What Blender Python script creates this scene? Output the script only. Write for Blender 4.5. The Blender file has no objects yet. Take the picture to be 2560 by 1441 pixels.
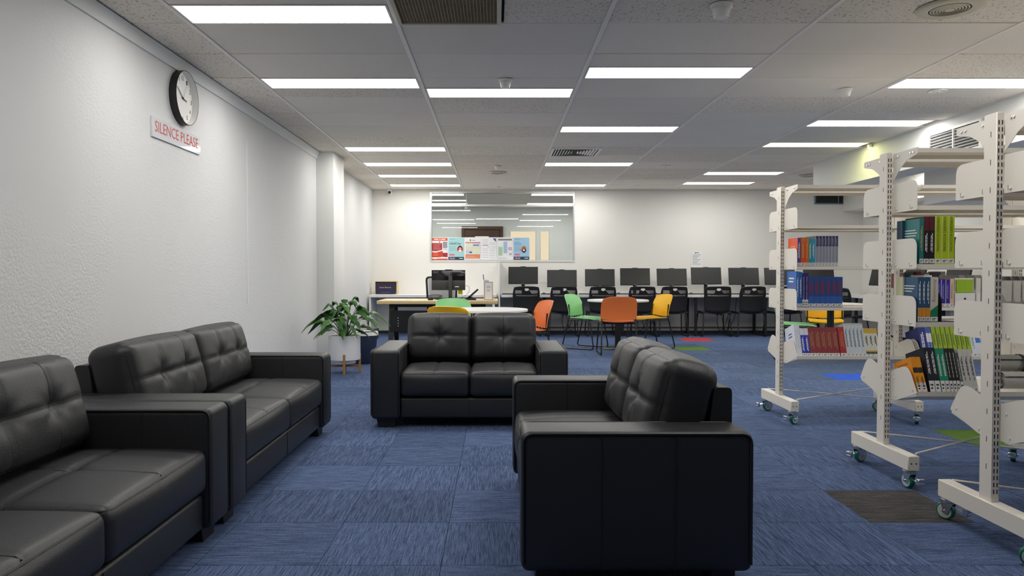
import bpy, bmesh, math, random
from mathutils import Vector, Matrix, Euler

# ------------------------------------------------------------------ camera, world, exposure
S = bpy.context.scene
COL = S.collection
K = 1.1                      # model units -> metres (applied to every top-level object at the end)
F_PX = 1839.0
CAM_Z = 1.07
CEIL = 2.504
cam_d = bpy.data.cameras.new('camera')
cam = bpy.data.objects.new('camera', cam_d)
COL.objects.link(cam)
cam_d.sensor_fit = 'HORIZONTAL'
cam_d.sensor_width = 36.0
cam_d.lens = F_PX / 2560.0 * 36.0
cam_d.shift_x = 40.0 / 2560.0
cam_d.clip_start = 0.05
cam.location = (0, 0, CAM_Z)
cam.rotation_euler = (math.radians(90 - 1.25), 0, 0)
S.camera = cam
w = bpy.data.worlds.new('world')
S.world = w
w.use_nodes = True
w.node_tree.nodes['Background'].inputs[0].default_value = (0.6, 0.65, 0.7, 1)
w.node_tree.nodes['Background'].inputs[1].default_value = 0.3
S.view_settings.view_transform = 'Standard'
S.view_settings.look = 'None'
S.view_settings.gamma = 1.0
S.view_settings.use_curve_mapping = False
S.view_settings.exposure = 0.74
PANEL_W = 10.0               # radiance of the ceiling light panels
S.cycles.max_bounces = 8
S.cycles.diffuse_bounces = 4
S.cycles.use_adaptive_sampling = True
S.cycles.adaptive_threshold = 0.1
S.cycles.glossy_bounces = 4
S.cycles.transparent_max_bounces = 12
S.cycles.sample_clamp_indirect = 6.0
S.cycles.use_denoising = True
R = math.radians
rnd = random.Random(7)

# ------------------------------------------------------------------ materials
def _nt(name):
    m = bpy.data.materials.new(name)
    m.use_nodes = True
    nt = m.node_tree
    return m, nt, nt.nodes['Principled BSDF']
def mat(name, c, rough=0.5, metal=0.0, spec=0.5, bump=None, vary=None, coat=0.0):
    """bump = (noise scale, strength); vary = (noise scale, amount) : albedo grain"""
    m, nt, p = _nt(name)
    p.inputs['Base Color'].default_value = (*c, 1)
    p.inputs['Roughness'].default_value = rough
    p.inputs['Metallic'].default_value = metal
    p.inputs['Specular IOR Level'].default_value = spec
    p.inputs['Coat Weight'].default_value = coat
    if bump or vary:
        tc = nt.nodes.new('ShaderNodeTexCoord')
    if bump:
        n = nt.nodes.new('ShaderNodeTexNoise'); n.inputs['Scale'].default_value = bump[0]; n.inputs['Detail'].default_value = 1
        b = nt.nodes.new('ShaderNodeBump'); b.inputs['Strength'].default_value = bump[1]; b.inputs['Distance'].default_value = 0.01
        nt.links.new(tc.outputs['Object'], n.inputs['Vector'])
        nt.links.new(n.outputs['Fac'], b.inputs['Height'])
        nt.links.new(b.outputs['Normal'], p.inputs['Normal'])
    if vary:
        n = nt.nodes.new('ShaderNodeTexNoise'); n.inputs['Scale'].default_value = vary[0]; n.inputs['Detail'].default_value = 1
        mx = nt.nodes.new('ShaderNodeMix'); mx.data_type = 'RGBA'
        nt.links.new(tc.outputs['Object'], n.inputs['Vector'])
        nt.links.new(n.outputs['Fac'], mx.inputs['Factor'])
        a = vary[1]
        mx.inputs['A'].default_value = (*[x * (1 - a) for x in c], 1)
        mx.inputs['B'].default_value = (*[min(1, x * (1 + a)) for x in c], 1)
        nt.links.new(mx.outputs['Result'], p.inputs['Base Color'])
    return m
def emit(name, c, s):
    m = bpy.data.materials.new(name); m.use_nodes = True
    nt = m.node_tree; nt.nodes.clear()
    e = nt.nodes.new('ShaderNodeEmission'); o = nt.nodes.new('ShaderNodeOutputMaterial')
    e.inputs[0].default_value = (*c, 1); e.inputs[1].default_value = s
    nt.links.new(e.outputs[0], o.inputs[0])
    m.cycles.emission_sampling = 'FRONT'
    return m
def srgb(r, g, b):
    f = lambda v: (v / 255 / 12.92) if v / 255 <= 0.04045 else ((v / 255 + 0.055) / 1.055) ** 2.4
    return (f(r), f(g), f(b))

def carpet(name, ca, cb):
    m, nt, p = _nt(name)
    L = nt.links
    tc = nt.nodes.new('ShaderNodeTexCoord')
    oi = nt.nodes.new('ShaderNodeObjectInfo')
    ad = nt.nodes.new('ShaderNodeVectorMath'); ad.operation = 'ADD'
    sc = nt.nodes.new('ShaderNodeVectorMath'); sc.operation = 'SCALE'; sc.inputs[0].default_value = (37, 91, 13)
    L.new(oi.outputs['Random'], sc.inputs['Scale'])
    L.new(tc.outputs['Object'], ad.inputs[0]); L.new(sc.outputs[0], ad.inputs[1])
    mp = nt.nodes.new('ShaderNodeMapping'); mp.inputs['Scale'].default_value = (9, 230, 1)
    L.new(ad.outputs[0], mp.inputs['Vector'])
    n1 = nt.nodes.new('ShaderNodeTexNoise'); n1.inputs['Scale'].default_value = 1; n1.inputs['Detail'].default_value = 3; n1.inputs['Roughness'].default_value = 0.65
    L.new(mp.outputs[0], n1.inputs['Vector'])
    n2 = nt.nodes.new('ShaderNodeTexNoise'); n2.inputs['Scale'].default_value = 260; n2.inputs['Detail'].default_value = 1
    L.new(ad.outputs[0], n2.inputs['Vector'])
    r1 = nt.nodes.new('ShaderNodeMapRange'); r1.inputs['From Min'].default_value = 0.33; r1.inputs['From Max'].default_value = 0.62
    L.new(n1.outputs['Fac'], r1.inputs['Value'])
    r2 = nt.nodes.new('ShaderNodeMapRange'); r2.inputs['From Min'].default_value = 0.3; r2.inputs['From Max'].default_value = 0.7
    r2.inputs['To Min'].default_value = 0.62; r2.inputs['To Max'].default_value = 1.3
    L.new(n2.outputs['Fac'], r2.inputs['Value'])
    mx = nt.nodes.new('ShaderNodeMix'); mx.data_type = 'RGBA'
    mx.inputs['A'].default_value = (*ca, 1); mx.inputs['B'].default_value = (*cb, 1)
    L.new(r1.outputs[0], mx.inputs['Factor'])
    r3 = nt.nodes.new('ShaderNodeMapRange'); r3.inputs['To Min'].default_value = 0.88; r3.inputs['To Max'].default_value = 1.12
    L.new(oi.outputs['Random'], r3.inputs['Value'])
    mu = nt.nodes.new('ShaderNodeMath'); mu.operation = 'MULTIPLY'
    L.new(r2.outputs[0], mu.inputs[0]); L.new(r3.outputs[0], mu.inputs[1])
    vs = nt.nodes.new('ShaderNodeVectorMath'); vs.operation = 'SCALE'
    L.new(mx.outputs['Result'], vs.inputs[0]); L.new(mu.outputs[0], vs.inputs['Scale'])
    L.new(vs.outputs[0], p.inputs['Base Color'])
    p.inputs['Roughness'].default_value = 0.95
    p.inputs['Specular IOR Level'].default_value = 0.15
    b = nt.nodes.new('ShaderNodeBump'); b.inputs['Strength'].default_value = 0.5; b.inputs['Distance'].default_value = 0.004
    L.new(n2.outputs['Fac'], b.inputs['Height']); L.new(b.outputs['Normal'], p.inputs['Normal'])
    return m
def ceiling_tile_mat(name, c, pits):
    m, nt, p = _nt(name)
    L = nt.links
    tc = nt.nodes.new('ShaderNodeTexCoord')
    oi = nt.nodes.new('ShaderNodeObjectInfo')
    ad = nt.nodes.new('ShaderNodeVectorMath'); ad.operation = 'ADD'
    sc = nt.nodes.new('ShaderNodeVectorMath'); sc.operation = 'SCALE'; sc.inputs[0].default_value = (37, 91, 13)
    L.new(oi.outputs['Random'], sc.inputs['Scale'])
    L.new(tc.outputs['Object'], ad.inputs[0]); L.new(sc.outputs[0], ad.inputs[1])
    n = nt.nodes.new('ShaderNodeTexNoise'); n.inputs['Scale'].default_value = 75; n.inputs['Detail'].default_value = 2.5; n.inputs['Roughness'].default_value = 0.6; n.inputs['Distortion'].default_value = 0.6
    L.new(ad.outputs[0], n.inputs['Vector'])
    r1 = nt.nodes.new('ShaderNodeMapRange'); r1.inputs['From Min'].default_value = 0.35; r1.inputs['From Max'].default_value = 0.41
    r1.inputs['To Min'].default_value = 1.0 - pits; r1.inputs['To Max'].default_value = 1.0
    L.new(n.outputs['Fac'], r1.inputs['Value'])
    st = nt.nodes.new('ShaderNodeTexNoise'); st.inputs['Scale'].default_value = 2.2
    L.new(ad.outputs[0], st.inputs['Vector'])
    mx = nt.nodes.new('ShaderNodeMix'); mx.data_type = 'RGBA'
    L.new(st.outputs['Fac'], mx.inputs['Factor'])
    mx.inputs['A'].default_value = (c[0] * 1.03, c[1] * 1.03, c[2] * 1.04, 1)
    mx.inputs['B'].default_value = (c[0] * 0.96, c[1] * 0.94, c[2] * 0.90, 1)
    r3 = nt.nodes.new('ShaderNodeMapRange'); r3.inputs['To Min'].default_value = 0.93; r3.inputs['To Max'].default_value = 1.05
    L.new(oi.outputs['Random'], r3.inputs['Value'])
    mu = nt.nodes.new('ShaderNodeMath'); mu.operation = 'MULTIPLY'
    L.new(r1.outputs[0], mu.inputs[0]); L.new(r3.outputs[0], mu.inputs[1])
    vs = nt.nodes.new('ShaderNodeVectorMath'); vs.operation = 'SCALE'
    L.new(mx.outputs['Result'], vs.inputs[0]); L.new(mu.outputs[0], vs.inputs['Scale'])
    L.new(vs.outputs[0], p.inputs['Base Color'])
    p.inputs['Roughness'].default_value = 0.9
    p.inputs['Specular IOR Level'].default_value = 0.2
    return m
def stucco(name, c):
    m, nt, p = _nt(name)
    L = nt.links
    tc = nt.nodes.new('ShaderNodeTexCoord')
    n1 = nt.nodes.new('ShaderNodeTexNoise'); n1.inputs['Scale'].default_value = 68; n1.inputs['Detail'].default_value = 2
    n2 = nt.nodes.new('ShaderNodeTexNoise'); n2.inputs['Scale'].default_value = 1.3; n2.inputs['Detail'].default_value = 3
    L.new(tc.outputs['Object'], n1.inputs['Vector']); L.new(tc.outputs['Object'], n2.inputs['Vector'])
    mm = nt.nodes.new('ShaderNodeMapRange'); mm.inputs['From Min'].default_value = 0.35; mm.inputs['From Max'].default_value = 0.65
    L.new(n2.outputs['Fac'], mm.inputs['Value'])
    mu = nt.nodes.new('ShaderNodeMath'); mu.operation = 'MULTIPLY'
    L.new(n1.outputs['Fac'], mu.inputs[0]); L.new(mm.outputs[0], mu.inputs[1])
    b = nt.nodes.new('ShaderNodeBump'); b.inputs['Strength'].default_value = 0.30; b.inputs['Distance'].default_value = 0.02
    L.new(mu.outputs[0], b.inputs['Height']); L.new(b.outputs['Normal'], p.inputs['Normal'])
    mx = nt.nodes.new('ShaderNodeMix'); mx.data_type = 'RGBA'
    mx.inputs['A'].default_value = (*[x * 0.97 for x in c], 1); mx.inputs['B'].default_value = (*[min(1, x * 1.03) for x in c], 1)
    L.new(n2.outputs['Fac'], mx.inputs['Factor']); L.new(mx.outputs['Result'], p.inputs['Base Color'])
    p.inputs['Roughness'].default_value = 0.75
    p.inputs['Specular IOR Level'].default_value = 0.3
    return m
def wood(name, ca, cb, scale=(3, 40, 40), rough=0.45):
    m, nt, p = _nt(name)
    L = nt.links
    tc = nt.nodes.new('ShaderNodeTexCoord'); mp = nt.nodes.new('ShaderNodeMapping'); mp.inputs['Scale'].default_value = scale
    n = nt.nodes.new('ShaderNodeTexNoise'); n.inputs['Scale'].default_value = 1; n.inputs['Detail'].default_value = 4
    mx = nt.nodes.new('ShaderNodeMix'); mx.data_type = 'RGBA'
    mx.inputs['A'].default_value = (*ca, 1); mx.inputs['B'].default_value = (*cb, 1)
    L.new(tc.outputs['Object'], mp.inputs['Vector']); L.new(mp.outputs[0], n.inputs['Vector'])
    L.new(n.outputs['Fac'], mx.inputs['Factor']); L.new(mx.outputs['Result'], p.inputs['Base Color'])
    p.inputs['Roughness'].default_value = rough
    return m
def glass(name, tint=(0.93, 0.97, 0.95), refl=1.0):
    m = bpy.data.materials.new(name); m.use_nodes = True
    nt = m.node_tree; nt.nodes.clear()
    t = nt.nodes.new('ShaderNodeBsdfTransparent'); t.inputs[0].default_value = (*tint, 1)
    g = nt.nodes.new('ShaderNodeBsdfGlossy'); g.inputs['Roughness'].default_value = 0.004
    f = nt.nodes.new('ShaderNodeFresnel'); f.inputs['IOR'].default_value = 1.5
    k = nt.nodes.new('ShaderNodeMath'); k.operation = 'MULTIPLY'; k.inputs[1].default_value = refl; k.use_clamp = True
    mx = nt.nodes.new('ShaderNodeMixShader'); o = nt.nodes.new('ShaderNodeOutputMaterial')
    nt.links.new(f.outputs[0], k.inputs[0]); nt.links.new(k.outputs[0], mx.inputs[0])
    nt.links.new(t.outputs[0], mx.inputs[1]); nt.links.new(g.outputs[0], mx.inputs[2]); nt.links.new(mx.outputs[0], o.inputs[0])
    return m

M = {}
M['stucco'] = stucco('white_textured_plaster', (0.715, 0.72, 0.72))
M['wall'] = mat('white_wall_paint', (0.82, 0.81, 0.775), 0.6, spec=0.3, vary=(1.5, 0.012))
M['wall_cool'] = mat('white_wall_paint_cool', (0.80, 0.81, 0.79), 0.6, spec=0.3, vary=(1.5, 0.012))
M['ceil_back'] = mat('ceiling_void', (0.05, 0.05, 0.05), 0.9)
M['tile_plain'] = ceiling_tile_mat('plain_ceiling_tile', (0.87, 0.83, 0.765), 0.06)
M['tile_pit'] = ceiling_tile_mat('fissured_ceiling_tile', (0.87, 0.82, 0.74), 0.6)
M['tee'] = mat('grid_tee_metal', (0.90, 0.87, 0.82), 0.5, vary=(3, 0.02))
M['carpet'] = carpet('blue_carpet', srgb(46, 60, 91), srgb(98, 116, 153))
M['carpet_red'] = carpet('red_carpet', srgb(190, 40, 45), srgb(235, 70, 70))
M['carpet_green'] = carpet('green_carpet', srgb(66, 96, 38), srgb(104, 138, 58))
M['carpet_blue'] = carpet('royal_blue_carpet', srgb(35, 70, 180), srgb(60, 105, 225))
M['carpet_grey'] = carpet('charcoal_carpet', srgb(46, 45, 46), srgb(88, 86, 86))
M['slab'] = mat('floor_slab', (0.03, 0.035, 0.05), 0.9)
M['leather'] = mat('black_leather', (0.013, 0.014, 0.017), 0.48, spec=0.62, bump=(220, 0.10))
M['leather_dark'] = mat('black_leather_lining', (0.008, 0.008, 0.010), 0.6, bump=(220, 0.08))
M['stitch'] = mat('black_stitching', (0.006, 0.006, 0.007), 0.7)
M['black'] = mat('black_plastic', (0.012, 0.012, 0.013), 0.45, bump=(120, 0.03))
M['black_metal'] = mat('black_powder_coat', (0.012, 0.012, 0.013), 0.35, bump=(200, 0.03))
M['screen'] = mat('dark_screen', (0.020, 0.021, 0.023), 0.32, spec=0.5, vary=(3, 0.1))
M['gloss_black'] = mat('gloss_black', (0.006, 0.006, 0.007), 0.12, vary=(3, 0.1))
M['charcoal'] = mat('charcoal_plastic', (0.045, 0.047, 0.05), 0.5, bump=(120, 0.03))
M['white'] = mat('white_laminate', (0.83, 0.83, 0.83), 0.35, vary=(2, 0.02))
M['white_plastic'] = mat('white_plastic', (0.90, 0.89, 0.86), 0.4, vary=(5, 0.02))
M['cream_plastic'] = mat('aged_cream_plastic', (0.62, 0.58, 0.46), 0.5, vary=(5, 0.05))
M['shelf'] = mat('cream_powder_coat', (0.84, 0.79, 0.705), 0.38, bump=(300, 0.02))
M['slot'] = mat('dark_slot', (0.03, 0.022, 0.018), 0.8, vary=(5, 0.1))
M['chrome'] = mat('zinc_plate', (0.75, 0.76, 0.77), 0.22, metal=1.0, vary=(20, 0.05))
M['castor_green'] = mat('green_polyurethane', (0.0, 0.17, 0.095), 0.35, vary=(12, 0.08))
M['castor_hub'] = mat('grey_wheel_hub', (0.58, 0.60, 0.58), 0.4, vary=(12, 0.05))
M['orange'] = mat('orange_polypropylene', srgb(240, 125, 60), 0.4, bump=(250, 0.03))
M['green'] = mat('mint_polypropylene', srgb(150, 222, 150), 0.4, bump=(250, 0.03))
M['yellow'] = mat('yellow_polypropylene', srgb(250, 192, 8), 0.4, bump=(250, 0.03))
M['oak'] = wood('pale_oak_laminate', srgb(226, 204, 160), srgb(208, 182, 134))
M['stand_wood'] = wood('acacia_wood', srgb(176, 130, 74), srgb(150, 104, 56), (30, 30, 4))
M['door_wood'] = wood('dark_timber', srgb(98, 68, 48), srgb(74, 50, 36), (30, 30, 3))
M['leaf'] = mat('glossy_green_leaf', (0.035, 0.12, 0.022), 0.38, vary=(9, 0.35))
M['leaf2'] = mat('light_green_leaf', (0.07, 0.20, 0.035), 0.38, vary=(9, 0.3))
M['stem'] = mat('leaf_stem', (0.09, 0.17, 0.05), 0.5, vary=(20, 0.2))
M['soil'] = mat('potting_soil', (0.03, 0.02, 0.014), 0.9, bump=(40, 0.8))
M['pot'] = mat('white_ceramic', (0.80, 0.80, 0.81), 0.4, vary=(4, 0.02))
M['navy'] = mat('navy_plastic', (0.022, 0.032, 0.075), 0.5, bump=(150, 0.05))
M['paper'] = mat('white_paper', (0.82, 0.83, 0.85), 0.7, vary=(6, 0.02))
M['pages'] = mat('page_block', (0.74, 0.71, 0.64), 0.8, vary=(60, 0.08))
M['sticker'] = mat('white_sticker', (0.80, 0.80, 0.78), 0.6, vary=(60, 0.04))
M['ink'] = mat('dark_ink', (0.03, 0.03, 0.035), 0.7, vary=(30, 0.1))
M['ink_grey'] = mat('grey_ink', (0.32, 0.33, 0.35), 0.7, vary=(30, 0.1))
M['ink_white'] = mat('white_ink', (0.85, 0.85, 0.85), 0.6, vary=(30, 0.03))
M['ink_red'] = mat('red_ink', srgb(205, 80, 66), 0.6, vary=(30, 0.1))
M['ink_gold'] = mat('gold_ink', srgb(214, 178, 92), 0.6, vary=(30, 0.1))
M['alu'] = mat('satin_aluminium', (0.66, 0.68, 0.68), 0.35, metal=0.6, vary=(20, 0.03))
M['glass'] = glass('window_glass', (0.96, 0.985, 0.975), 1.6)
M['acrylic'] = mat('clear_white_acrylic', (0.78, 0.79, 0.82), 0.06, spec=0.5, coat=0.3, vary=(5, 0.02))
M['grille_brown'] = mat('brown_eggcrate', (0.42, 0.34, 0.245), 0.6, vary=(10, 0.1))
M['grille_dark'] = mat('dark_grille_void', (0.05, 0.05, 0.048), 0.8, vary=(10, 0.1))
M['blue_frame'] = mat('blue_grey_frame', srgb(105, 132, 150), 0.5, vary=(10, 0.05))
M['skirting'] = mat('dark_skirting', (0.025, 0.027, 0.035), 0.5, vary=(10, 0.1))
M['mesh_fabric'] = mat('grey_mesh_fabric', (0.42, 0.43, 0.43), 0.7, bump=(300, 0.2))
M['panel_light'] = emit('led_diffuser', (1.0, 0.975, 0.925), PANEL_W)
M['panel_yellow'] = emit('yellowed_led_diffuser', (1.0, 0.97, 0.42), PANEL_W * 0.55)
M['daylight'] = emit('sunlit_facade_behind_window', (1.0, 0.80, 0.56), 0.62)
M['office_wall'] = mat('office_grey_green_paint', (0.84, 0.86, 0.84), 0.6, vary=(1.5, 0.012))
M['office_floor'] = mat('office_floor', (0.09, 0.11, 0.18), 0.9, vary=(30, 0.2))
M['grey_card'] = mat('grey_card', (0.40, 0.39, 0.36), 0.7, vary=(12, 0.08))
M['neon'] = mat('yellow_sticky_note', (0.78, 0.82, 0.02), 0.6, vary=(12, 0.05))
_cm = {}
def cmat(r, g, b, rough=0.45):
    k = (r, g, b, rough)
    if k not in _cm:
        _cm[k] = mat('print_%d_%d_%d' % (r, g, b), srgb(r, g, b), rough, vary=(25, 0.07))
    return _cm[k]

# ------------------------------------------------------------------ mesh helpers
def bm_new():
    return bmesh.new()
def box(bm, x0, x1, y0, y1, z0, z1, r=0.0, seg=2, mtx=None):
    m = Matrix.Translation(((x0 + x1) / 2, (y0 + y1) / 2, (z0 + z1) / 2)) @ Matrix.Diagonal((abs(x1 - x0), abs(y1 - y0), abs(z1 - z0), 1))
    if mtx is not None:
        m = mtx @ m
    vs = bmesh.ops.create_cube(bm, size=1.0, matrix=m)['verts']
    if r > 0:
        es = set()
        for v in vs:
            es.update(v.link_edges)
        bmesh.ops.bevel(bm, geom=list(es), offset=r, segments=seg, profile=0.5, affect='EDGES', clamp_overlap=True)
def cyl(bm, p0, p1, r0, r1=None, n=16, caps=True):
    p0 = Vector(p0); p1 = Vector(p1); r1 = r0 if r1 is None else r1
    d = p1 - p0
    q = d.to_track_quat('Z', 'Y')
    m = Matrix.Translation((p0 + p1) / 2) @ q.to_matrix().to_4x4()
    bmesh.ops.create_cone(bm, cap_ends=caps, segments=n, radius1=r0, radius2=r1, depth=d.length, matrix=m)
def fillet(pts, r, n=4, closed=False):
    pts = [Vector(p) for p in pts]
    out = []
    N = len(pts)
    for i, p in enumerate(pts):
        if not closed and i in (0, N - 1):
            out.append(p); continue
        a = pts[i - 1]; b = pts[(i + 1) % N]
        da = (a - p); db = (b - p)
        rr = min(r, da.length * 0.49, db.length * 0.49)
        s = p + da.normalized() * rr; e = p + db.normalized() * rr
        for k in range(n + 1):
            t = k / n
            out.append(s * (1 - t) ** 2 + p * 2 * t * (1 - t) + e * t * t)
    return out
def tube(bm, pts, r, n=8, closed=False):
    pts = [Vector(p) for p in pts]
    N = len(pts)
    rings = []
    up = None
    for i, p in enumerate(pts):
        a = pts[i - 1] if (i > 0 or closed) else p
        b = pts[(i + 1) % N] if (i < N - 1 or closed) else p
        t = (b - a)
        if t.length < 1e-9:
            t = Vector((0, 0, 1))
        t.normalize()
        if up is None:
            up = Vector((0, 0, 1)) if abs(t.z) < 0.9 else Vector((1, 0, 0))
        s = t.cross(up)
        if s.length < 1e-6:
            s = t.cross(Vector((1, 0.3, 0)))
        s.normalize(); up = s.cross(t).normalized()
        rr = r[i] if isinstance(r, (list, tuple)) else r
        rings.append([bm.verts.new(p + s * math.cos(2 * math.pi * k / n) * rr + up * math.sin(2 * math.pi * k / n) * rr) for k in range(n)])
    for i in range(N if closed else N - 1):
        A = rings[i]; B_ = rings[(i + 1) % N]
        for k in range(n):
            bm.faces.new((A[k], A[(k + 1) % n], B_[(k + 1) % n], B_[k]))
    if not closed:
        bm.faces.new(list(reversed(rings[0]))); bm.faces.new(rings[-1])
def prism(bm, poly, t0, t1, plane='yz'):
    """extrude a 2-D polygon (list of (a, b)) between t0 and t1 along the remaining axis"""
    def P(a, b, t):
        return {'yz': (t, a, b), 'xz': (a, t, b), 'xy': (a, b, t)}[plane]
    A = [bm.verts.new(P(a, b, t0)) for a, b in poly]
    B_ = [bm.verts.new(P(a, b, t1)) for a, b in poly]
    n = len(poly)
    bm.faces.new(A); bm.faces.new(list(reversed(B_)))
    for i in range(n):
        bm.faces.new((A[i], B_[i], B_[(i + 1) % n], A[(i + 1) % n]))
def rpoly(pts, radii, n=4):
    """2-D polygon with a fillet radius per corner"""
    out = []
    N = len(pts)
    for i in range(N):
        p = Vector(pts[i]); a = Vector(pts[i - 1]); b = Vector(pts[(i + 1) % N])
        r = radii[i] if isinstance(radii, (list, tuple)) else radii
        if r <= 0:
            out.append(tuple(p)); continue
        da = a - p; db = b - p
        rr = min(r, da.length * 0.49, db.length * 0.49)
        s = p + da.normalized() * rr; e = p + db.normalized() * rr
        for k in range(n + 1):
            t = k / n
            q = s * (1 - t) ** 2 + p * 2 * t * (1 - t) + e * t * t
            out.append(tuple(q))
    return out
def lathe(bm, prof, n=32, axis_z=True):
    rings = []
    for r, z in prof:
        if r < 1e-6:
            rings.append([bm.verts.new((0, 0, z))])
        else:
            rings.append([bm.verts.new((r * math.cos(2 * math.pi * k / n), r * math.sin(2 * math.pi * k / n), z)) for k in range(n)])
    for A, B_ in zip(rings[:-1], rings[1:]):
        if len(A) == 1 and len(B_) == 1:
            continue
        for k in range(n):
            if len(A) == 1:
                bm.faces.new((A[0], B_[(k + 1) % n], B_[k]))
            elif len(B_) == 1:
                bm.faces.new((A[k], A[(k + 1) % n], B_[0]))
            else:
                bm.faces.new((A[k], A[(k + 1) % n], B_[(k + 1) % n], B_[k]))
def thick(bm, fn, nu, nv, t, keep=None):
    """a curved sheet of thickness t: fn(u, v) -> point, u in [-1,1], v in [0,1]; keep(u, v) False leaves a hole"""
    P = [[Vector(fn(-1 + 2 * i / nu, j / nv)) for j in range(nv + 1)] for i in range(nu + 1)]
    F = {}; Bk = {}
    def vget(i, j):
        if (i, j) not in F:
            a = P[min(i + 1, nu)][j] - P[max(i - 1, 0)][j]
            b = P[i][min(j + 1, nv)] - P[i][max(j - 1, 0)]
            nrm = a.cross(b)
            nrm = nrm.normalized() if nrm.length > 1e-9 else Vector((0, -1, 0))
            F[i, j] = bm.verts.new(P[i][j] + nrm * t / 2)
            Bk[i, j] = bm.verts.new(P[i][j] - nrm * t / 2)
        return F[i, j], Bk[i, j]
    kept = set((i, j) for i in range(nu) for j in range(nv) if keep is None or keep(-1 + 2 * (i + 0.5) / nu, (j + 0.5) / nv, i, j))
    for i, j in kept:
        c = [vget(i, j), vget(i + 1, j), vget(i + 1, j + 1), vget(i, j + 1)]
        bm.faces.new([q[0] for q in c]); bm.faces.new([q[1] for q in reversed(c)])
        for (di, dj), (a, b) in (((0, -1), (0, 1)), ((1, 0), (1, 2)), ((0, 1), (2, 3)), ((-1, 0), (3, 0))):
            if (i + di, j + dj) not in kept:
                bm.faces.new((c[b][0], c[a][0], c[a][1], c[b][1]))
def finish(bm, name, smooth=True, angle=38):
    bmesh.ops.recalc_face_normals(bm, faces=bm.faces)
    if smooth:
        ca = math.radians(angle)
        for f in bm.faces:
            f.smooth = True
        for e in bm.edges:
            if len(e.link_faces) == 2:
                if e.calc_face_angle(0) > ca:
                    e.smooth = False
    me = bpy.data.meshes.new(name)
    bm.to_mesh(me); bm.free()
    return me
def obj(name, bm, m, parent=None, loc=(0, 0, 0), rot=(0, 0, 0), smooth=True, angle=38, kind=None, label=None):
    me = bm if isinstance(bm, bpy.types.Mesh) else finish(bm, name, smooth, angle)
    mm = M[m] if isinstance(m, str) else m
    if not me.materials:
        me.materials.append(mm)
    o = bpy.data.objects.new(name, me)
    COL.objects.link(o)
    o.location = loc; o.rotation_euler = rot
    if parent is not None:
        o.parent = parent
    if kind:
        o['kind'] = kind
    if label:
        o['label'] = label
    return o
def tag(o, label, cat, group=None):
    o['label'] = label; o['category'] = cat
    if group:
        o['group'] = group
    return o
def thing(name, label, cat, loc=(0, 0, 0), rot=(0, 0, 0), group=None):
    o = bpy.data.objects.new(name, None)
    COL.objects.link(o)
    o.empty_display_size = 0.1
    o.location = loc; o.rotation_euler = rot
    return tag(o, label, cat, group)
def struct(name, bm, m, **kw):
    o = obj(name, bm, m, **kw)
    o['kind'] = 'structure'
    return o
def copy_tree(root, loc, rot=None, label=None, group=None):
    r = root.copy(); COL.objects.link(r)
    r.location = loc
    if rot is not None:
        r.rotation_euler = rot
    if label:
        r['label'] = label
    if group:
        r['group'] = group
    for ch in list(root.children):
        c = ch.copy(); COL.objects.link(c); c.parent = r
        for g in list(ch.children):
            d = g.copy(); COL.objects.link(d); d.parent = c
    return r
_tx = {}
def text_mesh(body, m, shear=0.0):
    key = (body, m if isinstance(m, str) else m.name, shear)
    if key not in _tx:
        cu = bpy.data.curves.new('lettering', 'FONT')
        cu.body = body; cu.size = 1.0; cu.align_x = 'CENTER'; cu.align_y = 'CENTER'
        cu.resolution_u = 2; cu.shear = shear
        o = bpy.data.objects.new('lettering_tmp', cu)
        COL.objects.link(o)
        dg = bpy.context.evaluated_depsgraph_get()
        me = bpy.data.meshes.new_from_object(o.evaluated_get(dg))
        bpy.data.objects.remove(o)
        me.name = 'lettering'
        me.materials.clear()
        me.materials.append(M[m] if isinstance(m, str) else m)
        xs = [v.co.x for v in me.vertices] or [0]; ys = [v.co.y for v in me.vertices] or [0]
        cx = (max(xs) + min(xs)) / 2; cy = (max(ys) + min(ys)) / 2
        for v in me.vertices:
            v.co.x -= cx; v.co.y -= cy
        _tx[key] = (me, max(max(xs) - min(xs), 1e-3), max(max(ys) - min(ys), 1e-3))
    return _tx[key]
FRONT = (R(90), 0, 0)            # faces -y
EAST = (R(90), 0, R(90))         # faces +x
WEST = (R(90), 0, R(-90))        # faces -x
SPINE = (R(90), R(90), 0)        # faces -y, reads downwards
def text(body, m, parent, loc, rot, length, height, name='lettering'):
    me, wd, ht = text_mesh(body, m)
    o = bpy.data.objects.new(name, me); COL.objects.link(o)
    o.parent = parent; o.location = loc; o.rotation_euler = rot
    o.scale = (length / wd, height / ht, 1)
    return o
def quad(bm, x0, x1, z0, z1, y):
    bm.faces.new([bm.verts.new(p) for p in ((x0, y, z0), (x1, y, z0), (x1, y, z1), (x0, y, z1))])

# ------------------------------------------------------------------ the room
XL, XR, YB, YF = -2.15, 6.4, 12.86, -3.0
bm = bm_new(); box(bm, XL - 0.2, XR + 0.2, YF - 0.2, YB + 0.1, -0.12, -0.007); floor = struct('floor', bm, 'slab')
TX, TY, TX0, TY0 = 0.45, 0.46, 1.60 - 10 * 0.45, 3.12 - 14 * 0.46
bm = bm_new(); box(bm, -TX / 2 + 0.0006, TX / 2 - 0.0006, -TY / 2 + 0.0006, TY / 2 - 0.0006, -0.0068, 0, 0.002, 1)
tile_me = finish(bm, 'carpet_tile', False)
def tile_variant(m):
    me = tile_me.copy(); me.materials.clear(); me.materials.append(M[m]); return me
tile_meshes = {k: tile_variant(k) for k in ('carpet', 'carpet_red', 'carpet_green', 'carpet_blue', 'carpet_grey')}
special = {(1.60, 3.12): 'carpet_grey', (2.95, 4.50): 'carpet_green', (3.40, 7.26): 'carpet_blue', (2.95, 11.40): 'carpet_red', (2.50, 10.02): 'carpet_green'}
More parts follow.
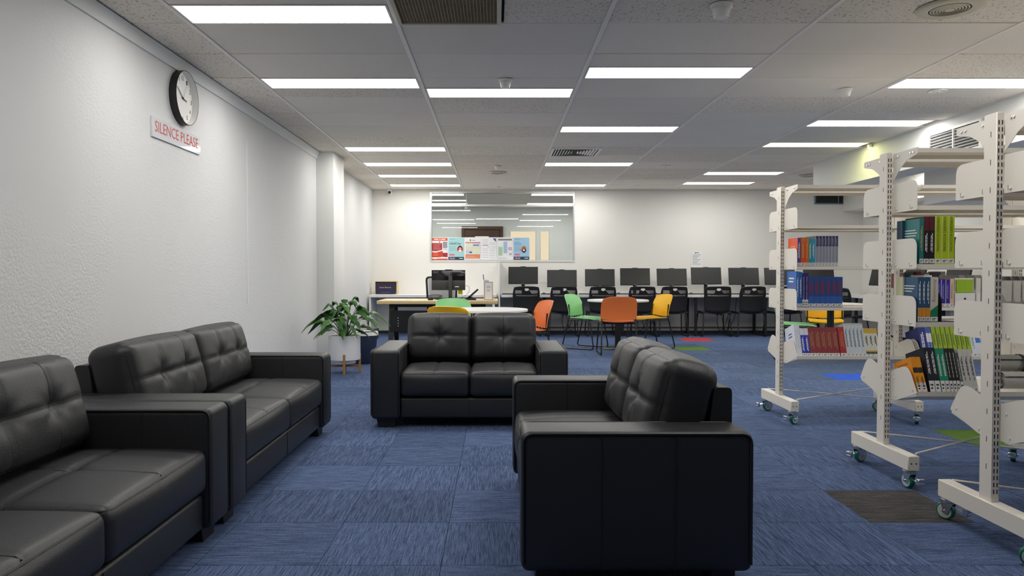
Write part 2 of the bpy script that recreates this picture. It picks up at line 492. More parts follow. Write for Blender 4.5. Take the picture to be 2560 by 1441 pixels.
cells = []
for i in range(-1, 24):
    for j in range(-1, 46):
        x0 = TX0 + i * TX; y0 = TY0 + j * TY
        if x0 + TX < XL - 0.1 or x0 > XR or y0 + TY < YF or y0 > YB:
            continue
        cells.append((x0, y0))
def in_view(x0, y0):
    cx, cy = x0 + TX / 2, y0 + TY / 2
    if cy < 2.1:
        return False
    u = 1240 + F_PX * cx / cy
    return -80 < u < 2640 and not (cx < -1.15 and 1.4 < cy < 4.9)
cells.sort(key=lambda c: (not in_view(*c), c[1]))
rest = bm_new(); nt_ = 0
for x0, y0 in cells:
    sp = next((v for k, v in special.items() if abs(k[0] - x0) < 0.05 and abs(k[1] - y0) < 0.05), None)
    if (in_view(x0, y0) and nt_ < 292) or sp:
        nt_ += 1
        q = rnd.random() < 0.5
        o = bpy.data.objects.new('carpet_tile', tile_meshes[sp or 'carpet']); COL.objects.link(o)
        o.parent = floor; o.location = (x0 + TX / 2, y0 + TY / 2, 0)
        if q and not sp:
            o.rotation_euler = (0, 0, R(90)); o.scale = (TY / TX, TX / TY, 1)
        if sp:
            o['label'] = {'carpet_red': 'red carpet tile', 'carpet_green': 'olive green carpet tile', 'carpet_blue': 'royal blue carpet tile', 'carpet_grey': 'charcoal striped carpet tile'}[sp]
    else:
        box(rest, x0 + 0.0006, x0 + TX - 0.0006, y0 + 0.0006, y0 + TY - 0.0006, -0.0068, 0)
o = obj('carpet_tiling', rest, 'carpet', floor, smooth=False, kind='stuff')

# left wall, pier, back wall with window opening, right wall, rear wall
bm = bm_new(); box(bm, XL - 0.2, XL, YF - 0.2, 13.06, -0.1, CEIL + 0.2); wall_left = struct('wall_left', bm, 'stucco', smooth=False)
bm = bm_new(); box(bm, XL - 0.05, -1.94, 8.82, 9.41, 0, CEIL + 0.05, 0.006, 2); struct('wall_pier', bm, 'wall_cool')
WX0, WX1, WZ0, WZ1 = -1.155, 1.372, 1.262, 2.468
bm = bm_new()
box(bm, XL, WX0, YB, YB + 0.12, 0, CEIL + 0.05); box(bm, WX1, XR, YB, YB + 0.12, 0, CEIL + 0.05)
box(bm, WX0, WX1, YB, YB + 0.12, 0, WZ0); box(bm, WX0, WX1, YB, YB + 0.12, WZ1, CEIL + 0.05)
struct('wall_back', bm, 'wall', smooth=False)
bm = bm_new(); box(bm, XR, XR + 0.12, YF, YB + 0.12, 0, CEIL + 0.05); struct('wall_right', bm, 'wall', smooth=False)
bm = bm_new(); box(bm, XL, XR, YF - 0.12, YF, 0, CEIL + 0.05); struct('wall_rear', bm, 'wall', smooth=False)
# bulkhead along the right, and the boxed duct beyond it
bm = bm_new(); box(bm, 4.23, 4.55, YF, 9.84, 2.125, CEIL + 0.05, 0.004, 1); bulk = struct('wall_bulkhead', bm, 'wall_cool')
bm = bm_new(); box(bm, 4.93, XR, 7.9, 8.5, 1.84, CEIL + 0.05, 0.004, 1); struct('wall_duct_box', bm, 'wall')
bm = bm_new(); box(bm, 6.05, XR, 8.5, YB, 2.125, CEIL + 0.05, 0.004, 1); struct('wall_beam', bm, 'wall')
# cornice and skirting
bm = bm_new()
prism(bm, [(XL, 2.425), (XL + 0.012, 2.425), (XL + 0.018, 2.44), (XL + 0.03, 2.485), (XL + 0.045, 2.5), (XL, 2.5)], YF, 8.82, 'xz')
bmesh.ops.rotate(bm, verts=bm.verts, cent=(0, 0, 0), matrix=Matrix.Identity(3))
struct('trim_1', bm, M['wall_cool'])
bm = bm_new(); box(bm, XL, XR, YB - 0.012, YB, 0, 0.045); struct('baseboard_back', bm, 'skirting', smooth=False)
bm = bm_new(); box(bm, XR - 0.012, XR, YF, YB, 0, 0.045); struct('baseboard_right', bm, 'skirting', smooth=False)
bm = bm_new(); box(bm, XL, XL + 0.004, 6.35, 6.375, 0.8, 2.2, 0.001, 1); struct('trim_2', bm, 'wall_cool')

# ceiling: slab, main tees, tiles with a gap at every joint
bm = bm_new(); box(bm, XL - 0.2, XR + 0.2, YF - 0.2, YB + 0.1, CEIL + 0.03, CEIL + 0.2); ceiling = struct('ceiling', bm, 'ceil_back', smooth=False)
colx = [XL, -1.77, -0.57, 0.63, 1.83, 3.03, 4.23, 5.43, XR]
R0 = 4.281
HALF = {}    # (column index, start y) of each half-row light
LIGHTS = [(1, 3.981), (1, 5.481), (1, 8.481), (1, 9.681), (1, 10.881), (1, 12.081), (2, 5.781), (3, 5.181), (3, 7.281), (3, 9.681), (3, 12.081),
          (5, 3.981), (5, 5.481), (5, 6.981), (5, 8.181), (5, 10.581), (5, 11.781),
          (1, 1.881), (3, 2.481), (5, 1.881), (7, 3.381), (7, 6.381), (7, 10.281)]  # unseen panels added for lighting near the camera and beyond the bulkhead
for k in LIGHTS:
    if k[0] == 7: continue
    HALF[(k[0], round(k[1], 3))] = 1
_tm = {}
def ctile(x0, x1, y0, y1, pit):
    key = (round(x1 - x0, 3), round(y1 - y0, 3), pit)
    if key not in _tm:
        w_, d_ = key[0] / 2, key[1] / 2
        b = bm_new(); box(b, -w_, w_, -d_, d_, 0, 0.014, 0.002, 1)
        _tm[key] = finish(b, 'ceiling_tile', False)
        _tm[key].materials.append(M['tile_pit' if pit else 'tile_plain'])
    o = bpy.data.objects.new('ceiling_tile', _tm[key]); COL.objects.link(o)
    o.parent = ceiling
    o.location = ((x0 + x1) / 2, (y0 + y1) / 2, CEIL + 0.004 + rnd.uniform(-0.0015, 0.0015))
    o.rotation_euler = (R(rnd.uniform(-0.16, 0.16)), R(rnd.uniform(-0.08, 0.08)), 0)
FULLCUT = {(2, 3.681): (-0.57, 0.03)}     # brown grille takes the left half of this cell
for c in range(8):
    xa, xb = colx[c] + (0.014 if c else 0.0), colx[c + 1] - (0.014 if c < 7 else 0.0)
    for j in range(-13, 16):
        ya = R0 + j * 0.6; yb = ya + 0.6
        if yb < YF or ya > YB:
            continue
        ya_, yb_ = max(ya, YF), min(yb, YB)
        pit = (rnd.random() < 0.45) or (j == -1 and c > 1)
        if j in (0, 1) and c in (2, 3, 4):
            pit = False
        if c in (0,):
            pit = True
        seg = [(ya_, yb_)]
        for (lc, ly) in list(HALF):
            if lc == c and ly > ya - 0.05 and ly < yb - 0.05:
                seg = []
                if ly - ya_ > 0.05: seg.append((ya_, ly))
                if yb_ - (ly + 0.3) > 0.05: seg.append((ly + 0.3, yb_))
        for s0, s1 in seg:
            x0 = xa
            if c == 2 and j == -1:
                x0 = 0.045
            ctile(x0, xb, s0 + 0.0034, s1 - 0.0034, pit)
tee_me = None
for x in colx[1:-1]:
    b = bm_new(); box(b, -0.013, 0.013, YF, YB, 0, 0.03, 0.002, 1)
    obj('grid_tee', b, 'tee', ceiling, (x, 0, CEIL - 0.002))

# ------------------------------------------------------------------ ceiling lights
def light_proto(yellow):
    t = thing('ceiling_light', 'x', 'ceiling light')
    b = bm_new()
    W2, D2, f = 0.583, 0.147, 0.012
    for a in ((-W2, W2, -D2, -D2 + f), (-W2, W2, D2 - f, D2), (-W2, -W2 + f, -D2 + f, D2 - f), (W2 - f, W2, -D2 + f, D2 - f)):
        box(b, a[0], a[1], a[2], a[3], 0, 0.022)
    obj('frame', b, 'tee', t, smooth=False)
    b = bm_new(); b.faces.new([b.verts.new(q) for q in ((-W2 + f, -D2 + f, 0.003), (-W2 + f, D2 - f, 0.003), (W2 - f, D2 - f, 0.003), (W2 - f, -D2 + f, 0.003))])
    me_ = bpy.data.meshes.new('diffuser'); b.to_mesh(me_); b.free()
    obj('diffuser', me_, 'panel_yellow' if yellow else 'panel_light', t)
    return t
LP = light_proto(False); LY = light_proto(True)
LLAB = {
    (1, 3.981): 'large lit ceiling panel at the upper left, nearest the left wall',
    (1, 5.481): 'lit ceiling panel just right of the wall clock',
    (1, 8.481): 'lit ceiling panel above the wall pier, first of four close together',
    (1, 9.681): 'second of the four lit ceiling panels beyond the wall pier',
    (1, 10.881): 'third of the four lit ceiling panels beyond the wall pier',
    (1, 12.081): 'farthest of the four left ceiling panels, before the poster window',
    (2, 5.781): 'lit ceiling panel in the middle, right behind a smoke detector',
    (3, 5.181): 'lit ceiling panel right of centre, nearest of its column',
    (3, 7.281): 'lit ceiling panel right of centre, in front of the square air diffuser',
    (3, 9.681): 'lit ceiling panel right of centre, just beyond the square air diffuser',
    (3, 12.081): 'lit ceiling panel right of centre, close to the back wall',
    (5, 3.981): 'lit ceiling panel cut by the right edge near the round vent',
    (5, 5.481): 'lit ceiling panel at upper right, over the nearest book trolley',
    (5, 6.981): 'lit ceiling panel beside the white bulkhead, above the middle trolley',
    (5, 8.181): 'yellowed ceiling panel beside the bulkhead with a yellow glow',
    (5, 10.581): 'lit ceiling panel right, second from the back wall',
    (5, 11.781): 'lit ceiling panel right, nearest to the back wall'}
firstL = True
for (c, y) in LIGHTS:
    lab = LLAB.get((c, y)) or {(1, 1.881): 'lit ceiling panel out of view above the nearest left sofa', (3, 2.481): 'lit ceiling panel out of view above the right foreground sofa', (5, 1.881): 'lit ceiling panel out of view near the right edge trolley', (3, 0.081): 'lit ceiling panel out of view right above the camera', (7, 3.381): 'added unseen lit ceiling panel beyond the bulkhead, nearest one', (7, 6.381): 'added unseen lit ceiling panel beyond the bulkhead, middle one', (7, 10.281): 'added unseen lit ceiling panel beyond the bulkhead, farthest one'}[(c, y)]
    src = LY if (c, y) == (5, 8.181) else LP
    loc = ((colx[c] + colx[c + 1]) / 2 - (0.035 if c == 5 else 0) if c != 7 else 5.3, y + 0.15, CEIL - 0.001)
    if src is LY:
        LY.location = loc; LY.scale.x = 0.95; LY['label'] = lab; LY['group'] = 'ceiling light panels'
    elif firstL:
        LP.location = loc; LP['label'] = lab; LP['group'] = 'ceiling light panels'; firstL = False
    else:
        lc_ = copy_tree(LP, loc, label=lab, group='ceiling light panels')
        if c == 5: lc_.scale.x = 0.95
# leak of yellow light from the end of that fitting onto the bulkhead
sd = bpy.data.lights.new('yellow_leak_spot', 'SPOT'); sd.color = (1.0, 0.82, 0.12); sd.energy = 12.0 * K * K
sd.spot_size = R(75); sd.spot_blend = 0.9; sd.shadow_soft_size = 0.02
so = bpy.data.objects.new('yellow_leak_spot', sd); COL.objects.link(so); so.location = (4.13, 8.30, 2.46)
so.rotation_euler = (0, R(17), 0)
yl = thing('yellow_leak_glow', 'added tiny yellow glow for light leaking at the bulkhead top', 'lamp', (4.2, 8.3, 2.47))  # added glowing body for the leaked light, not a lamp of the room
b = bm_new(); lathe(b, [(0, -0.02), (0.014, -0.018), (0.02, -0.006), (0.02, 0.0)], 16); obj('lens', b, emit('yellow_leak_emission', (1, 0.85, 0.3), 6), yl)
b = bm_new(); lathe(b, [(0.022, -0.004), (0.026, 0.0), (0.026, 0.033), (0, 0.033)], 16); obj('glow_backing', b, 'white_plastic', yl)

# ------------------------------------------------------------------ window, office behind
win = struct('window_1', (lambda b: (box(b, WX0, WX1, YB + 0.045, YB + 0.085, WZ0, WZ0 + 0.018), b)[1])(bm_new()), 'alu', smooth=False)
def wpart(name, m, *a):
    b = bm_new(); box(b, *a); return obj(name, b, m, win, smooth=False)
wpart('window_frame', 'alu', WX0, WX0 + 0.03, YB - 0.008, YB + 0.1, WZ0, WZ1)
wpart('window_frame', 'alu', WX1 - 0.02, WX1, YB - 0.008, YB + 0.1, WZ0, WZ1)
wpart('window_frame', 'alu', WX0 + 0.03, WX1 - 0.02, YB - 0.008, YB + 0.1, WZ1 - 0.02, WZ1)
wpart('transom', 'alu', WX0 + 0.03, WX1 - 0.02, YB - 0.004, YB + 0.1, 2.215, 2.25)
wpart('window_sill', 'white', WX0, WX1, YB - 0.012, YB + 0.1, WZ0 - 0.012, WZ0 + 0.0)
wpart('pane', 'glass', WX0 + 0.03, WX1 - 0.02, YB + 0.06, YB + 0.064, WZ0 + 0.018, 2.215)
wpart('pane', 'glass', WX0 + 0.03, WX1 - 0.02, YB + 0.06, YB + 0.064, 2.25, WZ1 - 0.02)
# office room beyond the window
OY = 16.5
bm = bm_new(); box(bm, -3.0, 3.0, YB + 0.12, OY + 0.1, -0.1, 0); struct('floor_office', bm, 'office_floor', smooth=False)
bm = bm_new(); box(bm, -3.0, 3.0, YB + 0.12, OY + 0.1, CEIL, CEIL + 0.1); struct('ceiling_office', bm, 'tile_plain', smooth=False)
bm = bm_new()
box(bm, -3.0, 0.31, OY, OY + 0.1, 0, CEIL); box(bm, 0.31, 1.2, OY, OY + 0.1, 1.98, CEIL); box(bm, 0.31, 1.2, OY, OY + 0.1, 0, 0.8); box(bm, 1.2, 3.0, OY, OY + 0.1, 0, CEIL); box(bm, 0.90, 0.985, OY, OY + 0.1, 0.8, 1.98)
struct('wall_office_back', bm, 'office_wall', smooth=False)
bm = bm_new(); box(bm, -3.1, -3.0, YB + 0.12, OY + 0.1, 0, CEIL); struct('wall_office_left', bm, 'office_wall', smooth=False)
bm = bm_new(); box(bm, 3.0, 3.1, YB + 0.12, OY + 0.1, 0, CEIL); struct('wall_office_right', bm, 'office_wall', smooth=False)
dr = struct('door_1', (lambda b: (box(b, -0.70, 0.09, OY - 0.02, OY - 0.001, 0.0, 2.02, 0.003, 1), b)[1])(bm_new()), 'door_wood')
for a in ((-0.77, -0.70, 0, 2.09), (0.09, 0.16, 0, 2.09), (-0.70, 0.09, 2.02, 2.09)):
    b = bm_new(); box(b, a[0], a[1], OY - 0.05, OY - 0.001, a[2], a[3], 0.004, 1); obj('door_frame', b, 'door_wood', dr)
w2 = struct('window_2', (lambda b: (box(b, 0.31, 1.2, OY + 0.06, OY + 0.065, 0.8, 1.98), b)[1])(bm_new()), 'daylight', smooth=False)
for x in (0.31, 0.885, 0.985, 1.185):
    b = bm_new(); box(b, x, x + 0.015, OY + 0.01, OY + 0.05, 0.8, 1.98); obj('window_frame', b, 'alu', w2, smooth=False)
for n_, (x, lab) in enumerate(((-1.17, 'lit ceiling panel seen through the window at its left end'), (1.23, 'lit ceiling panel seen through the window at its right end'))):
    copy_tree(LP, (x, 13.65, CEIL - 0.004), label=lab, group='ceiling light panels')
copy_tree(LP, (-1.17, 15.5, CEIL - 0.004), label='added hidden ceiling panel brightening the office behind the window, left', group='ceiling light panels')  # this pair is hidden, added to brighten the office
copy_tree(LP, (1.23, 15.5, CEIL - 0.004), label='added hidden ceiling panel brightening the office behind the window, right', group='ceiling light panels')
t = thing('pendant_light', 'small white cylinder light hanging behind the window pane', 'lamp', (-0.53, 13.3, 2.20))
b = bm_new(); lathe(b, [(0, 0), (0.03, 0), (0.032, 0.01), (0.032, 0.09), (0.026, 0.1), (0, 0.1)], 20); obj('shade', b, 'white_plastic', t)
b = bm_new(); cyl(b, (0, 0, 0.1), (0, 0, CEIL - 2.20 - 0.004), 0.008, n=8); obj('rod', b, 'white_plastic', t)

# ------------------------------------------------------------------ ceiling fittings
def detector(x, y, label, s=1.0):
    t = thing('smoke_detector', label, 'smoke detector', (x, y, CEIL), group='smoke detectors')
    b = bm_new(); lathe(b, [(0, -0.022 * s), (0.05 * s, -0.022 * s), (0.057 * s, -0.018 * s), (0.06 * s, 0.0), (0, 0.0)], 28); obj('base', b, 'white_plastic', t)
    b = bm_new(); lathe(b, [(0, -0.07 * s), (0.036 * s, -0.07 * s), (0.040 * s, -0.064 * s), (0.040 * s, -0.05 * s), (0.046 * s, -0.04 * s), (0.047 * s, -0.0225 * s), (0, -0.0225 * s)], 28); obj('sensor_head', b, 'white_plastic', t)
    return t
detector(1.21, 3.98, 'white smoke detector on the ceiling at the top, nearest of them')
detector(0.07, 5.52, 'white smoke detector in front of the middle lit panel', 0.85)
detector(2.74, 5.8, 'white smoke detector on the ceiling left of the flat disc', 0.85)
detector(0.02, 10.0, 'white smoke detector just before the tan round vent', 0.8)
def round_vent(x, y, r, label, m='cream_plastic', rings=5):
    t = thing('round_vent', label, 'vent', (x, y, CEIL), group='round ceiling vents')
    b = bm_new(); lathe(b, [(r * 0.62, -0.012), (r * 0.8, -0.02), (r * 0.97, -0.012), (r, 0.0), (r * 0.62, 0.0)], 40); obj('rim', b, m, t)
    b = bm_new(); lathe(b, [(0, -0.004), (r * 0.62, -0.004), (r * 0.62, 0.0), (0, 0)], 32); obj('backing', b, 'grille_dark', t)
    for k in range(rings):
        q = r * (0.16 + 0.44 * (k + 0.5) / rings)
        b = bm_new(); lathe(b, [(q - r * 0.022, -0.016), (q + r * 0.022, -0.013), (q + r * 0.022, -0.0045), (q - r * 0.022, -0.0045), (q - r * 0.022, -0.016)], 36); obj('vent_ring', b, m, t)
    b = bm_new(); lathe(b, [(0, -0.018), (r * 0.15, -0.015), (r * 0.16, -0.0045), (0, -0.0045)], 24); obj('hub', b, m, t)
round_vent(2.46, 4.02, 0.165, 'large cream round ceiling vent with ring louvres at the upper right')
round_vent(0.03, 10.6, 0.125, 'tan round ceiling vent behind a smoke detector', rings=3)
round_vent(4.62, 10.95, 0.12, 'tan round ceiling vent beyond the end of the bulkhead', rings=3)
def disc(x, y, r, label, m='white_plastic'):
    t = thing('ceiling_disc', label, 'ceiling disc', (x, y, CEIL))
    b = bm_new(); lathe(b, [(0, -0.01), (r * 0.35, -0.01), (r * 0.4, -0.004), (r * 0.9, -0.006), (r, 0), (0, 0)], 28); obj('cover', b, m, t)
    b = bm_new(); lathe(b, [(0, -0.016), (r * 0.12, -0.014), (r * 0.14, -0.0101), (0, -0.0101)], 14); obj('centre_cap', b, 'chrome', t)
disc(3.5, 5.86, 0.072, 'flat pale disc on the ceiling right of the third smoke detector')
disc(2.3, 10.0, 0.07, 'small white disc on the far ceiling right of the air diffuser')
disc(2.35, 12.3, 0.05, 'tiny disc on the ceiling near the back wall, right side')
disc(0.03, 12.4, 0.05, 'tiny disc on the ceiling right above the poster window')
# square supply diffuser
t = thing('air_diffuser', 'square louvred white air diffuser in the ceiling between two lit panels', 'air vent', (0.94, 8.83, CEIL - 0.003))
b = bm_new()
for a in ((-0.29, 0.29, -0.29, -0.26), (-0.29, 0.29, 0.26, 0.29), (-0.29, -0.26, -0.26, 0.26), (0.26, 0.29, -0.26, 0.26)):
    box(b, a[0], a[1], a[2], a[3], -0.008, 0.01)
obj('frame', b, 'white_plastic', t, smooth=False)
b = bm_new(); box(b, -0.26, 0.26, -0.26, 0.26, 0.002, 0.006); obj('backing', b, 'grille_dark', t, smooth=False)
for s in (-1, 1):
    for k in range(7):
        xx = s * (0.235 - k * 0.033); L_ = 0.25 - k * 0.03
        b = bm_new(); box(b, -0.010, 0.010, -L_, L_, -0.0015, 0.0015, mtx=Matrix.Translation((xx, 0, -0.003)) @ Matrix.Rotation(R(35 * s), 4, 'Y'))
        obj('louvre', b, 'white_plastic', t, smooth=False)
# brown egg-crate return grille
t = thing('return_grille', 'brown egg-crate return air grille with cream frame at the top edge', 'air vent', (-0.265, 3.98, CEIL - 0.002))
b = bm_new()
for a in ((-0.295, 0.295, -0.298, -0.28), (-0.295, 0.295, 0.28, 0.298), (-0.295, -0.275, -0.28, 0.28), (0.27, 0.295, -0.28, 0.28)):
    box(b, a[0], a[1], a[2], a[3], -0.008, 0.012)
obj('frame', b, 'cream_plastic', t, smooth=False)
b = bm_new()
for k in range(31): box(b, -0.275 + k * 0.0182 - 0.0012, -0.275 + k * 0.0182 + 0.0012, -0.28, 0.28, 0, 0.012)
for k in range(31): box(b, -0.275, 0.27, -0.28 + k * 0.0186 - 0.0012, -0.28 + k * 0.0186 + 0.0012, 0.0003, 0.0117)
obj('egg_crate', b, 'grille_brown', t, smooth=False, kind='stuff')
b = bm_new(); box(b, -0.275, 0.27, -0.28, 0.28, 0.014, 0.018); obj('backing', b, 'grille_brown', t, smooth=False)
# grille on the bulkhead and on the back wall
def wall_grille(label, loc, rotz, W_, H_, fm, nsl, split):
    t = thing('wall_grille', label, 'air vent', loc, (0, 0, rotz))
    b = bm_new(); f = 0.022
    for a in ((0, W_, 0, f), (0, W_, H_ - f, H_), (0, f, f, H_ - f), (W_ - f, W_, f, H_ - f), (W_ / 2 - f / 3, W_ / 2 + f / 3, f, H_ - f)):
        box(b, a[0], a[1], -0.02, -0.001, a[2], a[3])
    obj('frame', b, fm, t, smooth=False)
    b = bm_new(); box(b, f, W_ - f, -0.004, -0.001, f, H_ - f); obj('backing', b, 'grille_dark', t, smooth=False)
    for k in range(nsl):
        z = f + (H_ - 2 * f) * (k + 0.5) / nsl
        b = bm_new(); box(b, f, W_ - f, -0.007, 0.007, -0.0012, 0.0012, mtx=Matrix.Translation((0, -0.012, z)) @ Matrix.Rotation(R(-30), 4, 'X'))
        obj('louvre', b, fm if split else 'charcoal', t, smooth=False)
wall_grille('white louvred grille on the bulkhead behind the middle trolley top', (4.229, 7.2, 2.15), R(-90), 0.78, 0.26, 'white_plastic', 8, True)
wall_grille('dark grille with blue grey frame high on the back wall at right', (5.55, YB, 2.25), 0, 0.83, 0.22, 'blue_frame', 8, False)
# security camera
t = thing('security_camera', 'small white dome security camera in the top left back corner', 'security camera', (-1.84, YB - 0.07, CEIL))
b = bm_new(); lathe(b, [(0, -0.02), (0.05, -0.02), (0.055, 0.0), (0, 0)], 24); obj('base', b, 'white_plastic', t)
b = bm_new(); bmesh.ops.create_uvsphere(b, u_segments=20, v_segments=12, radius=0.042, matrix=Matrix.Translation((0, -0.01, -0.052))); obj('dome', b, 'white_plastic', t)
b = bm_new(); cyl(b, (0, -0.035, -0.057), (0, -0.056, -0.062), 0.026, n=18); obj('lens', b, 'gloss_black', t)

# ------------------------------------------------------------------ wall clock and sign
t = thing('wall_clock', 'round wall clock with thick black rim and white face', 'clock', (XL, 5.04, 2.254), (0, 0, R(90)))
# local frame: faces -y, x to the right, z up
Rm = Matrix.Rotation(R(90), 4, 'X')
b = bm_new(); lathe(b, [(0.1775, 0.016), (0.1785, 0.05), (0.180, 0.051), (0.182, 0.049), (0.182, 0.002), (0.1775, 0.002), (0.1775, 0.016)], 64); bmesh.ops.transform(b, matrix=Rm, verts=b.verts); obj('rim', b, 'black', t)
b = bm_new(); lathe(b, [(0.1678, 0.0146), (0.1765, 0.0492), (0.1775, 0.0492), (0.1772, 0.0146), (0.1678, 0.0146)], 64); bmesh.ops.transform(b, matrix=Rm, verts=b.verts); obj('inner_ring', b, 'white_plastic', t)
b = bm_new(); lathe(b, [(0, 0.001), (0.1675, 0.001), (0.1675, 0.0145), (0, 0.0145)], 64); bmesh.ops.transform(b, matrix=Rm, verts=b.verts); obj('face', b, 'white_plastic', t)
for h in range(1, 13):
    a = R(h * 30); text(str(h), 'ink', t, (0.138 * math.sin(a), -0.0153, 0.138 * math.cos(a)), FRONT, 0.013 * len(str(h)) + 0.008, 0.03, 'numeral')
def hand(name, ang, L_, wd, y, m):
    b = bm_new(); box(b, -wd, wd, y - 0.001, y, -0.02, L_, mtx=Matrix.Rotation(R(ang), 4, 'Y')); obj(name, b, m, t, smooth=False)
hand('hour_hand', 100, 0.062, 0.004, -0.0165, 'ink'); hand('minute_hand', -57, 0.11, 0.0028, -0.0185, 'ink'); hand('second_hand', 28, 0.105, 0.0012, -0.0205, 'ink_grey')
b = bm_new(); cyl(b, (0, -0.0150, 0), (0, -0.022, 0), 0.007, n=14); obj('hub', b, 'ink', t)
t = thing('silence_sign', 'white acrylic sign reading SILENCE PLEASE in red letters below the clock', 'sign', (XL, 4.97, 1.98), (0, 0, R(90)))
b = bm_new(); box(b, -0.37, 0.37, -0.012, -0.001, -0.064, 0.064, 0.001, 1); obj('plate', b, 'acrylic', t)
text('SILENCE PLEASE', 'ink_red', t, (-0.005, -0.0128, 0.008), FRONT, 0.665, 0.07)

# ------------------------------------------------------------------ sofas
def cushion(name, w_, d_, h_, r, crown, sx, sy, dent, parent, loc, rot, nx=40, ny=34, nz=8, seed=1, wr=0.0):
    """puffed cushion, x in +-w/2, y in +-d/2, z in 0..h; seams run on the +z side"""
    rr = random.Random(seed)
    hx, hy, hz = w_ / 2, d_ / 2, h_ / 2
    ph = [rr.uniform(0, 6.28) for _ in range(8)]
    def disp(x, y, z):
        u = x / hx; v = y / hy
        k = max(0.0, min(1.0, (z / hz + 0.2) / 1.2))
        e = max(0.0, (1 - u * u)) ** 0.45 * max(0.0, (1 - v * v)) ** 0.45
        d = crown * e
        fe = min(1.0, 4.0 * (1 - abs(u))) * min(1.0, 4.0 * (1 - abs(v)))
        fe = max(0.0, fe)
        for s in sx:
            d -= 0.0075 * math.exp(-((x - s * hx) / 0.013) ** 2) * (0.35 + 0.65 * fe)
        for s in sy:
            d -= 0.0075 * math.exp(-((y - s * hy) / 0.013) ** 2) * (0.35 + 0.65 * fe)
        for a in sx:
            for c in sy:
                dx = x - a * hx; dy = y - c * hy; q = math.hypot(dx, dy)
                d -= dent * math.exp(-(q / 0.05) ** 2)
                if wr > 0 and q > 0.004:
                    th = math.atan2(dy, dx)
                    d += wr * math.cos(6 * th + ph[0]) * math.exp(-(q / 0.09) ** 2) * min(1, q / 0.03)
        if wr > 0:
            d += wr * 0.9 * math.sin(38 * x + ph[1] + 4 * math.sin(9 * y + ph[2])) * (abs(u) ** 3) * e
            d += wr * 0.8 * math.sin(30 * y + ph[3] + 3 * math.sin(11 * x)) * (abs(v) ** 3) * e
        return d * k
    def mapp(x, y, z):
        q = Vector((max(-hx + r, min(hx - r, x)), max(-hy + r, min(hy - r, y)), max(-hz + r, min(hz - r, z))))
        dv = Vector((x, y, z)) - q
        if dv.length > 1e-9:
            p = q + dv.normalized() * r
        else:
            p = q
        b_ = 0.012 * (1 - (z / hz) ** 2)
        px = p.x + (b_ * (1 - (y / hy) ** 2) * (x / hx) if abs(x) > hx - 1e-6 else 0) * 0.6
        py = p.y + (b_ * (1 - (x / hx) ** 2) * (y / hy) if abs(y) > hy - 1e-6 else 0)
        return Vector((px, py, p.z + hz + (disp(x, y, z) if z > -hz * 0.2 else 0)))
    b = bm_new()
    vc = {}
    def V(x, y, z):
        k = (round(x, 5), round(y, 5), round(z, 5))
        if k not in vc:
            vc[k] = b.verts.new(mapp(x, y, z))
        return vc[k]
    X = [-hx + 2 * hx * i / nx for i in range(nx + 1)]; Y = [-hy + 2 * hy * i / ny for i in range(ny + 1)]; Z = [-hz + 2 * hz * i / nz for i in range(nz + 1)]
    for z in (-hz, hz):
        for i in range(nx):
            for j in range(ny):
                b.faces.new((V(X[i], Y[j], z), V(X[i + 1], Y[j], z), V(X[i + 1], Y[j + 1], z), V(X[i], Y[j + 1], z)))
    for y in (-hy, hy):
        for i in range(nx):
            for j in range(nz):
                b.faces.new((V(X[i], y, Z[j]), V(X[i + 1], y, Z[j]), V(X[i + 1], y, Z[j + 1]), V(X[i], y, Z[j + 1])))
    for x in (-hx, hx):
        for i in range(ny):
            for j in range(nz):
                b.faces.new((V(x, Y[i], Z[j]), V(x, Y[i + 1], Z[j]), V(x, Y[i + 1], Z[j + 1]), V(x, Y[i], Z[j + 1])))
    o = obj(name, b, 'leather', parent, loc, rot, angle=80)
    # stitched seams along the grooves and a piped rim
    def seam(pts, rad):
        bb = bm_new(); tube(bb, pts, rad, 5); obj('seam', bb, 'stitch', o)
    for s in sx:
        seam([mapp(s * hx, -hy * 0.97 + 1.94 * hy * i / 30, hz) + Vector((0, 0, 0.0004)) for i in range(31)], 0.0016)
    for s in sy:
        seam([mapp(-hx * 0.97 + 1.94 * hx * i / 30, s * hy, hz) + Vector((0, 0, 0.0004)) for i in range(31)], 0.0016)
    bb = bm_new()
    loop = [Vector((p[0], p[1], 0)) for p in rpoly([(-hx + r * 0.32, -hy + r * 0.32), (hx - r * 0.32, -hy + r * 0.32), (hx - r * 0.32, hy - r * 0.32), (-hx + r * 0.32, hy - r * 0.32)], r, 4)]
    tube(bb, [Vector((p.x, p.y, h_ - r * 0.28)) for p in loop], 0.0034, 6, closed=True)
    obj('piping', bb, 'leather', o)
    return o
